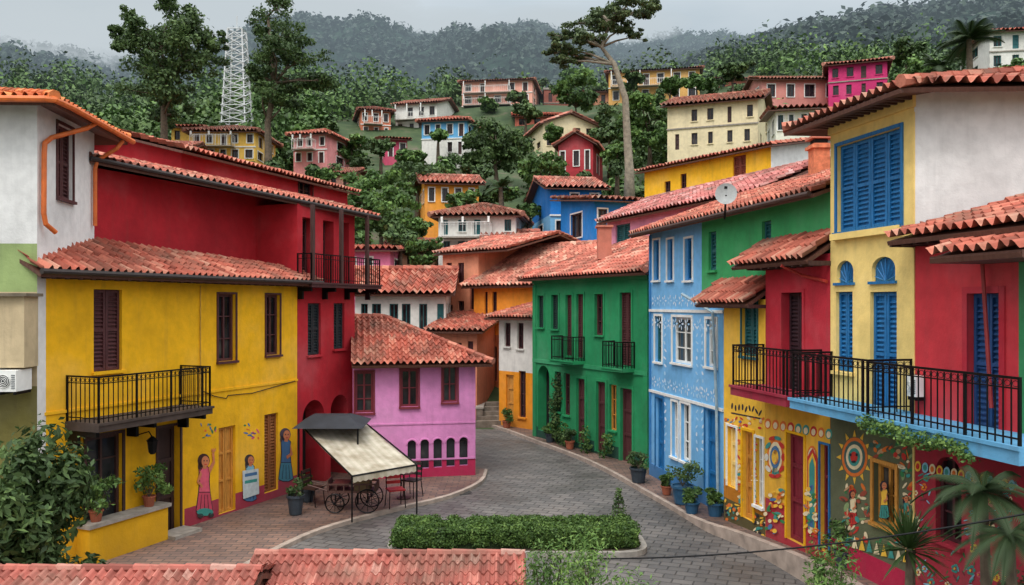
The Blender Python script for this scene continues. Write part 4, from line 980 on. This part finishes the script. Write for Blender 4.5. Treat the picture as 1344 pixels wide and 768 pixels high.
tree('broadleaf_tree',[(556,352),(556,335)],[(548,325,12),(562,320,14),(556,340,14)],48,FM,.13,450,.18)
for k,(px,py,r,D,m) in enumerate(((800,172,18,78,FD),(462,198,17,80,FM),(690,144,13,98,FD),(432,168,12,90,FD),(345,192,15,78,FM),(602,128,12,118,FD),(640,140,10,108,FM),(730,178,12,84,FM),(832,108,12,104,FD),(880,118,14,80,FM),(962,98,14,90,FD),(612,262,15,58,FM),(525,318,15,50,FD),(694,282,13,56,FM),(142,192,20,66,FD),(110,190,20,66,FM),(402,176,13,94,FM),(470,130,12,118,FD),(538,205,13,74,FM),(584,228,15,70,FM),(626,228,13,68,FD),(810,205,16,62,FM),(770,182,12,80,FD),(915,110,13,98,FM),(1190,70,18,92,FD),(1215,88,20,78,FM),(1335,98,18,62,FM),(270,160,16,92,FM),(660,262,15,56,FM),(545,300,16,54,FM),(455,315,14,54,FD),(750,100,10,125,FM),(500,195,12,78,FD),(425,232,12,66,FM),(676,128,9,106,FD),(575,178,9,84,FM),(620,186,9,84,FD))):
    rr=random.Random(k); cl=[(px+rr.uniform(-.7,.7)*r,py+rr.uniform(-.6,.5)*r,r*rr.uniform(.5,.75)) for _ in range(6)]
    tree('hillside_tree',[(px,py+r*1.6),(px,py+r*.6),(px,py)],cl,D,HM if m is FM else HD,.0026*D,300,.2,sub=5)
def palm(name,px,D,ztop,zb,R,nf=18,mat=FDD,seed=0,lw=.5,trunkr=.16,droop=.9,upb=.5):
    root=empty(name); mb=MB(); rn=random.Random(seed); x=X(px,D); c_=Vector((x,D,ztop))
    if ztop-zb>.3: mb.tube([(x-.1,D,zb),(x+.05,D,(zb+ztop)/2),c_],[trunkr*1.2,trunkr,trunkr*.8],BARK,8)
    V=[]
    for k in range(nf):
        a_=2*math.pi*k/nf+rn.uniform(-.2,.2); el=rn.uniform(upb-.6,upb+.5); L=R*rn.uniform(.8,1.1)
        h=Vector((math.cos(a_),math.sin(a_),0)); side=Vector((-h.y,h.x,0)); n=14; pts=[]
        for i in range(n+1):
            t=i/n; pts.append(c_+h*L*(t*math.cos(el)-.12*t*t)+Vector((0,0,L*(math.sin(el)*t-droop*.5*t*t))))
        mb.tube(pts[::3]+[pts[-1]],.010*R,mat,4)
        for i in range(1,n):
            for s_ in (-1,1):
                for q in (0,.33,.66):
                    p=pts[i].lerp(pts[i+1],q); l=lw*R*.5*math.sin(math.pi*min(1,(i+q)/n*.9+.1))
                    tip=p+side*s_*l*.8+h*l*.5-Vector((0,0,l*.35)); w=(pts[i+1]-pts[i])*.2
                    V.append([p-w,p+w,tip]); 
    vs=[v for t in V for v in t]; mb.add(vs,[(3*i,3*i+1,3*i+2) for i in range(len(V))],mat)
    mb.obj('fronds',root); return root
palm('palm_tree',1272,66,Zp(52,66),Zp(130,66),3.3,22,FT,1,.6,.25)
palm('palm_tree',1232,74,Zp(86,74),Zp(130,74),2.6,18,FT,12,.6,.2)
palm('palm_tree',657,54,Zp(246,54),Zp(300,54),1.6,16,FM,2)
palm('palm_tree',690,60,Zp(255,60),Zp(300,60),1.6,14,FM,4)
def yucca(name,px,D,zc,zb,R,nl,mat,seed):
    root=empty(name); mb=MB(); rn=random.Random(seed); x=X(px,D); c_=Vector((x,D,zc)); mb.tube([(x,D,zb),(x+.04,D,zc)],[.09,.07],BARK,8)
    for k in range(nl):
        a_=rn.uniform(0,6.28); el=rn.uniform(-.5,1.45); L=R*rn.uniform(.75,1.1); h=Vector((math.cos(a_)*math.cos(el),math.sin(a_)*math.cos(el),math.sin(el))); s_=h.cross(Vector((0,0,1)))
        if s_.length<.01: continue
        s_.normalize(); w=.022*R/.7; p0=c_+h*.05; p1=c_+h*L*.5; p2=c_+h*L+Vector((0,0,-.12*L*math.cos(el)))
        mb.add([p0-s_*w*.6,p0+s_*w*.6,p1+s_*w,p1-s_*w,p2],[(0,1,2,3),(3,2,4)],mat)
    mb.obj('spiky_leaves',root)
for pidx,(mt,seed) in enumerate(((HM,5),(HD,6))):
    cs=[];rs=[];ns=[]; rn=random.Random(seed); tries=0; cnt=0
    while cnt<560 and tries<12000:
        tries+=1; y=rn.uniform(44,150); x=rn.uniform(-.85,.85)*y
        r_=rn.uniform(.7,2.4)*(1+y/140)
        if any((x-a_)**2+(y-b2)**2<(q*.95)**2 for a_,b2,q in FOOT): continue
        z=hgt(x,y); px=672+x/y*FL; pt_=400-(z+r_*1.5-CAMH)/y*FL; rp=r_/y*FL
        if any(x0-rp<px<x1+rp and y<D_ and pt_<yb-6 and pt_+rp*3>ye for x0,x1,ye,yb,D_ in RECT): continue
        if y<50 and abs(x)<14: continue
        cnt+=1
        for q in range(3):
            cs.append((x+rn.uniform(-.6,.6)*r_,y+rn.uniform(-.6,.6)*r_,z+r_*rn.uniform(.3,1.0))); k_=r_*rn.uniform(.4,.8); rs.append((k_,k_,k_*rn.uniform(.7,1.2))); ns.append(66)
    leafmesh('hillside_foliage',cs,rs,ns,.31,mt,inner=.1)
cs=[];rs=[];ns=[]
for (px,py,r,D) in ((600,262,14,66),(615,248,10,70),(640,255,14,62),(590,212,14,82),(610,212,12,80),(530,215,10,82),(520,300,16,52),(535,325,12,50),(690,190,12,86),(770,228,12,66),(735,228,10,66),(815,215,14,60),(840,210,10,58),(940,115,12,98),(965,122,12,94),(870,125,12,90),(900,150,12,80),(1210,90,22,84),(1240,95,24,80),(1290,95,26,74),(1330,95,20,66),(1205,75,10,95),(470,215,12,78),(440,225,12,72),(350,222,12,64),(360,210,10,70),(405,222,12,66),(150,205,16,72),(130,215,14,66),(710,105,8,120),(595,130,8,115),(520,125,9,120),(380,165,10,100),(480,185,9,100),(800,140,12,95),(790,155,10,88)):
    R=r/FL*D
    for q in range(4):
        k_=R*random.uniform(.45,.75); cs.append((X(px,D)+random.uniform(-.6,.6)*R,D+1+random.uniform(-.6,.6)*R,Zp(py,D)+random.uniform(-.5,.5)*R)); rs.append((k_,k_,k_*.9)); ns.append(120)
leafmesh('shrubbery',cs,rs,ns,.2,HD)
# ================================================================ mountains
yc_px=[-1500,-400,0,80,150,220,290,350,400,450,490,540,580,640,700,760,820,880,950,1050,1344,1800,2800]
yc_v =[25,15,34,46,64,58,42,20,12,26,22,40,44,30,26,40,48,38,34,50,38,18,8]
rc_px=[700,860,900,950,1000,1040,1080,1150,1200,1260,1344,1500,2200]
rc_v =[420,145,80,64,52,28,18,8,2,-6,-20,-30,-30]
YF,YN=560.,300.
def mh(t,y):
    px=672+t*FL
    zf=CAMH+(400-np.interp(px,yc_px,yc_v)-12)*YF/FL; zn=CAMH+(400-np.interp(px,rc_px,rc_v)-14)*YN/FL
    def prof(y,y0,yc): 
        s=min(1,max(0,(y-y0)/(yc-y0))); 
        return s**.9 if y<=yc else max(.3,1-(y-yc)/900)
    x=t*y; nz=noise.ridged_multi_fractal(Vector((x*.006,y*.0045,3)),1.0,2.1,5,1.0,2.0)-1.2
    n2=noise.fractal(Vector((x*.03,y*.03,9)),1,2,4)
    sf=prof(y,170,YF); sn=prof(y,130,YN)
    a_=28+(zf-28)*sf+ (nz*26*math.sin(math.pi*min(1,sf))*.9 if y<YF else 0)+n2*3
    b2=28+(zn-28)*sn+ (nz*14*math.sin(math.pi*min(1,sn)) if y<YN else 0)+n2*2
    return max(a_,b2)
mm,nt,b=newmat('forest_mountain'); tc=N(nt,'ShaderNodeTexCoord'); n1=noise_node(nt,.02,4,tc.outputs['Object'],.7); n2=noise_node(nt,.25,4,tc.outputs['Object'],.75)
r=ramp(nt,n1.outputs[0],[(.35,(.012,.030,.020)),(.6,(.024,.048,.026)),(.75,(.04,.068,.03))]); r2=ramp(nt,n2.outputs[0],[(.35,(.45,)*3),(.65,(1.3,)*3)])
nt.links.new(mixc(nt,1,r.outputs[0],r2.outputs[0],'MULTIPLY'),b.inputs['Base Color']); b.inputs['Roughness'].default_value=1; b.inputs['Specular IOR Level'].default_value=.05
TS=np.linspace(-1.5,1.5,300); YS=np.concatenate([np.linspace(132,620,90),np.linspace(650,1100,8)])
mb=MB(); vs=[(t*y,y,mh(t,y)) for y in YS for t in TS]; W=len(TS)
mb.add(vs,[(j*W+i,j*W+i+1,(j+1)*W+i+1,(j+1)*W+i) for j in range(len(YS)-1) for i in range(W-1)],mm); mb.obj('mountain_range',smooth=True)
cs=[];rs=[];ns=[]
for i in range(9500):
    y=132+ (rn.random()**.8)*440; t=rn.uniform(-.72,.72); z=mh(t,y); r_=rn.uniform(1.6,4.2)
    cs.append((t*y,y,z+r_*.4)); rs.append((r_,r_,r_*.9)); ns.append(17)
leafmesh('mountain_forest',cs,rs,ns,1.2,foliage((.016,.038,.024),(.042,.072,.034),0))
def glow_mist_mat(d,lum):
    m=bpy.data.materials.new('glowing_mist'); m.use_nodes=True; nt=m.node_tree; nt.nodes.clear(); o=N(nt,'ShaderNodeOutputMaterial'); v=N(nt,'ShaderNodeVolumeAbsorption'); v.inputs['Color'].default_value=(0,0,0,1); v.inputs['Density'].default_value=d
    e=N(nt,'ShaderNodeEmission'); e.inputs[0].default_value=(*lum,1); e.inputs[1].default_value=d; a=N(nt,'ShaderNodeAddShader'); nt.links.new(v.outputs[0],a.inputs[0]); nt.links.new(e.outputs[0],a.inputs[1]); nt.links.new(a.outputs[0],o.inputs['Volume']); return m  # self-lit volume: emission stands in for scattered sky light
mb=MB(); mb.box((-1100,100,-5),(2200,0,0),(0,1000,0),(0,0,330),glow_mist_mat(.0013,(.38,.48,.55))); mb.obj('glowing_haze')  # added glowing veil; its emitted blue-grey imitates aerial perspective
root=empty('glowing_mist_cloud')
MM=glow_mist_mat(.024,(.68,.72,.74))  # puffs emit a pale sky tone in place of scattered daylight
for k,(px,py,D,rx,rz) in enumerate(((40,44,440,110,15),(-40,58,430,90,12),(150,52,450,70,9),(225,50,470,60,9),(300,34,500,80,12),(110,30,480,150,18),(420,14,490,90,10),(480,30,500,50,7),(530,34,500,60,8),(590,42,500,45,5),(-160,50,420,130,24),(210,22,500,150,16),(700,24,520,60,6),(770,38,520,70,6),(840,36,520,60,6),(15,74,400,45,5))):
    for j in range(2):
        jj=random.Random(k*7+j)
        bpy.ops.mesh.primitive_uv_sphere_add(segments=28,ring_count=14,location=(X(px,D)+jj.uniform(-.4,.4)*rx,D+jj.uniform(-12,12),Zp(py,D)+jj.uniform(-.4,.4)*rz)); o=bpy.context.object; o.scale=(rx*jj.uniform(.5,.9),30,rz*jj.uniform(.6,1)); o.name='glowing_mist_puff'; o.data.materials.append(MM); o.parent=root
# ================================================================ lattice tower
mb=MB(); D=88; ST2=simple((200,202,202),.5,.1,6,0,name='galvanised_steel'); cx=X(311,D); zb=Zp(175,D); zt=Zp(40,D)
w0,w1=1.45,.75; n=12
for sx,sy in ((-1,-1),(1,-1),(1,1),(-1,1)): mb.tube([(cx+sx*w0,D+sy*w0,zb-4),(cx+sx*w1,D+sy*w1,zt)],.08,ST2,5)
for i in range(n+1):
    t=i/n; w=w0+(w1-w0)*t; z=zb+(zt-zb)*t; cr=[(cx-w,D-w,z),(cx+w,D-w,z),(cx+w,D+w,z),(cx-w,D+w,z)]
    for k in range(4): mb.tube([cr[k],cr[(k+1)%4]],.045,ST2,4)
    if i<n:
        t2=(i+1)/n; w=w0+(w1-w0)*t2; z=zb+(zt-zb)*t2; c2=[(cx-w,D-w,z),(cx+w,D-w,z),(cx+w,D+w,z),(cx-w,D+w,z)]
        for k in range(4): mb.tube([cr[k],c2[(k+1)%4]],.04,ST2,4); mb.tube([cr[(k+1)%4],c2[k]],.04,ST2,4)
mb.tube([(cx,D,zt),(cx,D,zt+1.5)],.05,ST2,4); mb.obj('lattice_tower')
# ================================================================ plants near
def pot(px,D,z,r,h,mat,pl=FM,ph=.6,pr=.3,leaf=.05,n=260):
    root=empty('potted_plant'); mb=MB(); x=X(px,D)
    mb.lathe((x,D,z),[(r*.68,0),(r*.72,.02),(r*.95,h*.86),(r*1.08,h*.88),(r*1.08,h),(r*.92,h),(r*.9,h-.04)],mat,14)
    for k in range(6):
        a_=k*1.05; mb.tube([(x,D,z+h-.03),(x+math.cos(a_)*pr*.5,D+math.sin(a_)*pr*.5,z+h+ph*.55)],[.012,.005],BARK,4)
    mb.obj('pot',root,False)
    cs=[(x+random.uniform(-.8,.8)*pr,D+random.uniform(-.8,.8)*pr,z+h+ph*random.uniform(.1,1.0)) for _ in range(11)]
    leafmesh('leaves',cs,[(pr*.42,pr*.42,ph*.2)]*11,[n/11]*11,leaf,pl,root,aspect=.4)
DB=simple((50,58,66),.6,.2,6,name='glazed_pot'); TC=simple((150,84,60),.8,.2,6,name='terracotta_pot'); BLP=simple((40,80,110),.4,.2,6,name='glazed_pot')
f=fA[0]
def onled(px,ph,pr,n=300,l=.06,m=TC,pl=FM):
    u=f.U(px); p=f.pt(u,0,.22); pot(672+p.x/p.y*FL,p.y,.93,.14,.24,m,pl,ph,pr,l,n)
onled(116,.75,.5,800,.06,TC,FM); onled(186,.65,.42,700,.06,TC,FLt)
pot(388,21.6,.1,.22,.5,DB,FD,.35,.22,.05,300); pot(404,23,.1,.2,.35,DB,FM,.4,.22,.05,260)
for px,py,r,h,ph,pr,m,pl in ((665,562,.2,.3,.5,.3,TC,FM),(722,581,.2,.35,.4,.3,DB,FM),(748,590,.18,.3,.4,.25,TC,FD),(838,634,.26,.45,.45,.3,DB,FD),(896,662,.3,.5,.65,.5,BLP,FD),(908,675,.2,.3,.3,.25,BLP,FM),(939,680,.22,.38,.3,.2,BLP,FM),(875,650,.16,.25,.3,.2,TC,FM)):
    D=6050/(py-400)*.98; pot(px,D,.13,r,h,m,pl,ph,pr,.06,420)
pot(1108,15.9,.5,.2,.35,DB,FM,.5,.28,.05,350); pot(1258,11.6,.3,.26,.45,BLP,FM,.5,.3,.06,300)
g=fG[0]; cs=[tuple(g.pt(g.U(733)+random.uniform(-.25,.25),random.uniform(.3,2.8),.12)) for _ in range(16)]
leafmesh('climbing_plant',cs,[(.2,.2,.3)]*16,[60]*16,.055,FD)
cs=[tuple(g.pt(g.U(x)+random.uniform(-.15,.15),z,.25)) for x in (748,776,804) for z in (.3,.5,.8)]
leafmesh('shrub',cs,[(.2,.2,.25)]*9,[80]*9,.055,FM)
root=empty('hedge'); x0,x1=X(518,18.5),X(834,18.5); cs=[];rs=[]
HH=.5
for i in range(420):
    x=x0+(x1-x0)*random.random(); k=random.random()
    if k<.6: y=18.45+random.uniform(0,1.25); z=HH+random.uniform(-.03,.03)
    elif k<.9: y=18.45; z=random.uniform(.2,HH)
    else: y=19.7; z=random.uniform(.2,HH)
    cs.append((x,y,z)); rs.append((.16,.1,.06) if k<.6 else (.16,.05,.1))
for i in range(30):
    for xx in (x0,x1): cs.append((xx,18.45+random.uniform(0,1.25),random.uniform(.2,HH))); rs.append((.05,.14,.1))
leafmesh('hedge_leaves',cs,rs,[120]*len(cs),.03,foliage((.06,.12,.025),(.15,.24,.05)),root)
mb=MB(); mb.box((x0+.04,18.5,.1),(x1-x0-.08,0,0),(0,1.16,0),(0,0,HH-.14),simple((34,50,20),.95,.5,25,name='hedge_core',bump=1)); mb.obj('hedge_core',root)
mb=MB(); 
K_=simple((150,144,136),.85,.25,4,name='kerb_stone'); pts=[]
ox0,ox1,oy0,oy1=x0-.2,x1+.3,18.2,20.0
for cxx,cyy,a0 in ((ox0+.6,oy0+.6,math.pi),(ox1-.6,oy0+.6,1.5*math.pi),(ox1-.6,oy1-.6,0),(ox0+.6,oy1-.6,.5*math.pi)):
    for k in range(7): a_=a0+math.pi/2*k/6; pts.append((cxx+.6*math.cos(a_),cyy+.6*math.sin(a_)))
m_=len(pts); cxx=(ox0+ox1)/2; cyy=(oy0+oy1)/2
ins=[(p[0]+(.12 if p[0]<cxx else -.12),p[1]+(.12 if p[1]<cyy else -.12)) for p in pts]
mb.add([(p[0],p[1],0) for p in pts]+[(p[0],p[1],.12) for p in pts],[(i,(i+1)%m_,m_+(i+1)%m_,m_+i) for i in range(m_)],K_)
mb.add([(p[0],p[1],.12) for p in pts]+[(p[0],p[1],.12) for p in ins],[(i,(i+1)%m_,m_+(i+1)%m_,m_+i) for i in range(m_)],K_)
mb.add([(p[0],p[1],.115) for p in ins],[tuple(range(m_))],simple((58,48,34),.95,.3,6,name='soil')); mb.obj('traffic_island_kerb')
root=empty('conifer_sapling'); D=20.3; x=X(812,D); mb=MB(); mb.tube([(x,D,0),(x,D,1.05)],[.025,.008],BARK,6); mb.obj('trunk',root)
leafmesh('needles',[(x,D,.15+.12*k) for k in range(8)],[(.3-.034*k,.3-.034*k,.08) for k in range(8)],[70]*8,.035,FD,root)
def shrub(name,px,D,zb,zt,R,mat,leaf,n,k=14,asp=.4):
    root=empty(name); x=X(px,D); mb=MB(); cs=[];rs=[]
    for i in range(k):
        a_=random.uniform(0,6.28); q=random.uniform(.1,1)**.6; t=random.uniform(.15,1)
        e=Vector((x+math.cos(a_)*R*q*(1.1-.5*t),D+math.sin(a_)*R*q*(1.1-.5*t)*.8,zb+(zt-zb)*t*(1-.25*q))); cs.append(tuple(e)); rs.append((R*.33,R*.33,(zt-zb)*.17))
        mb.tube([(x+.1*math.cos(a_),D+.1*math.sin(a_),zb-.1),((x+e.x)/2,(D+e.y)/2,zb+(e.z-zb)*.6),tuple(e)],[.02,.014,.006],BARK,4)
    mb.obj('stems',root); leafmesh('leaves',cs,rs,[n/k]*k,leaf,mat,root,aspect=asp,inner=.05)
shrub('garden_shrub',40,13.6,0,Zp(560,13.6),1.05,FD,.085,9000,30,.42)
shrub('garden_shrub',-10,13.0,0,Zp(590,13),1.0,FD,.085,5000,20,.42)
shrub('garden_shrub',715,11.6,0,Zp(696,11.6),.7,FLt,.04,5200,28,.28)
shrub('garden_shrub',775,11.4,0,Zp(702,11.4),.75,FLt,.04,5600,30,.28)
shrub('garden_shrub',845,11.2,0,Zp(732,11.2),.65,FLt,.04,3000,20,.3)
shrub('garden_shrub',1092,12.6,.2,Zp(702,12.6),.66,FLt,.045,3200,22,.3)
yucca('yucca_plant',1192,12.4,Zp(722,12.4),.2,.72,120,FM,5)
palm('fern_palm',1290,10.9,Zp(645,10.9),.2,1.05,24,FD,8,.35,.07,1.1,.5)
palm('fern_palm',1325,10.3,Zp(700,10.3),.2,.9,20,FD,9,.35,.07,1.0,.5)
shrub('garden_shrub',1335,11.0,.2,Zp(740,11),.5,FDD,.05,1500,12,.4)
f=fM[0]; cs=[tuple(f.pt(u,3.62+random.uniform(-.12,.06)-.04*u,1.0)) for u in np.linspace(.0,2.4,40)]
leafmesh('hanging_vine',cs,[(.10,.07,.08)]*40,[50]*40,.028,FLt)
def lowroof(px0,px1,yr,D,sl,T=.15,zc=None):
    root=empty('tiled_roof_shed'); z=Zp(yr,D); mb=MB(); a_=Vector((X(px0,D),D,z)); b2=Vector((X(px1,D),D,z)); tm=tilemat((178,104,92))
    f0=Vector((a_.x,D-3,z-3*sl)); f1=Vector((b2.x,D-3,z-3*sl)); k0=Vector((a_.x,D+1.3,z-1.3*sl)); k1=Vector((b2.x,D+1.3,z-1.3*sl))
    tiles(mb,f0,f1,b2,a_,T,6,.24,tm); tiles(mb,k1,k0,a_,b2,T,6,.24,tm); cap(mb,a_,b2,tm,.06); mb.obj('roof',root)
    mb=MB(); 
    mb.box((a_.x+.3,D-2.7,0),(b2.x-a_.x-.6,0,0),(0,3.7,0),(0,0,z-2.9*sl-.2),plaster((190,150,120),.5)); mb.obj('walls',root)
lowroof(335,690,726,12.6,.36,.13); lowroof(-60,345,746,11.6,.33,.13)
def cable(p0,p1,sag,r=.012):
    mb=MB(); pts=[]
    for i in range(21):
        t=i/20; p=Vector(p0).lerp(Vector(p1),t); p.z-=sag*4*t*(1-t); pts.append(p)
    mb.tube(pts,r,IRON,5); mb.obj('overhead_cable')
cable((X(760,13),13,Zp(733,13)),(X(1420,9.5),9.5,Zp(660,9.5)),.18)
# ================================================================ world, light, camera
w=bpy.data.worlds.new('World'); S.world=w; w.use_nodes=True; nt=w.node_tree; bg=nt.nodes['Background']
el,az=math.radians(56),math.radians(200)
sky=N(nt,'ShaderNodeTexSky',sky_type='NISHITA'); sky.sun_disc=False; sky.sun_elevation=el; sky.sun_rotation=az
tc=N(nt,'ShaderNodeTexCoord'); mp=N(nt,'ShaderNodeMapping'); mp.inputs['Scale'].default_value=(1,1,3.2); nt.links.new(tc.outputs['Generated'],mp.inputs[0])
n1=noise_node(nt,3.0,4,mp.outputs[0],.6); r=ramp(nt,n1.outputs[0],[(.33,(7.3,7.7,8.0)),(.5,(8.9,9.1,9.3)),(.66,(10.2,10.3,10.35))])
sp=N(nt,'ShaderNodeSeparateXYZ'); nt.links.new(tc.outputs['Generated'],sp.inputs[0])
zr=ramp(nt,sp.outputs[2],[(.28,(.98,.99,1.0)),(.52,(2.1,2.1,2.1)),(1.0,(3.5,3.48,3.45))])
cl=mixc(nt,1.0,r.outputs[0],zr.outputs[0],'MULTIPLY')
nt.links.new(mixc(nt,.93,sky.outputs[0],cl),bg.inputs[0]); bg.inputs[1].default_value=.1
sd=bpy.data.lights.new('sun','SUN'); sd.energy=1.5; sd.angle=math.radians(20); sd.color=(1,.96,.9); so=bpy.data.objects.new('sun',sd); S.collection.objects.link(so)
d=Vector((math.sin(az)*math.cos(el),math.cos(az)*math.cos(el),math.sin(el)))
so.rotation_euler=d.to_track_quat('Z','Y').to_euler()
cd=bpy.data.cameras.new('camera'); cd.sensor_width=36; cd.lens=36*FL/1344; cd.shift_y=16/1344; cd.clip_end=5000; cd.clip_start=.1
co=bpy.data.objects.new('camera',cd); co.location=(0,0,CAMH); co.rotation_euler=(math.radians(90),0,0); S.collection.objects.link(co); S.camera=co
S.view_settings.view_transform='Standard'; S.view_settings.look='None'; S.view_settings.exposure=0
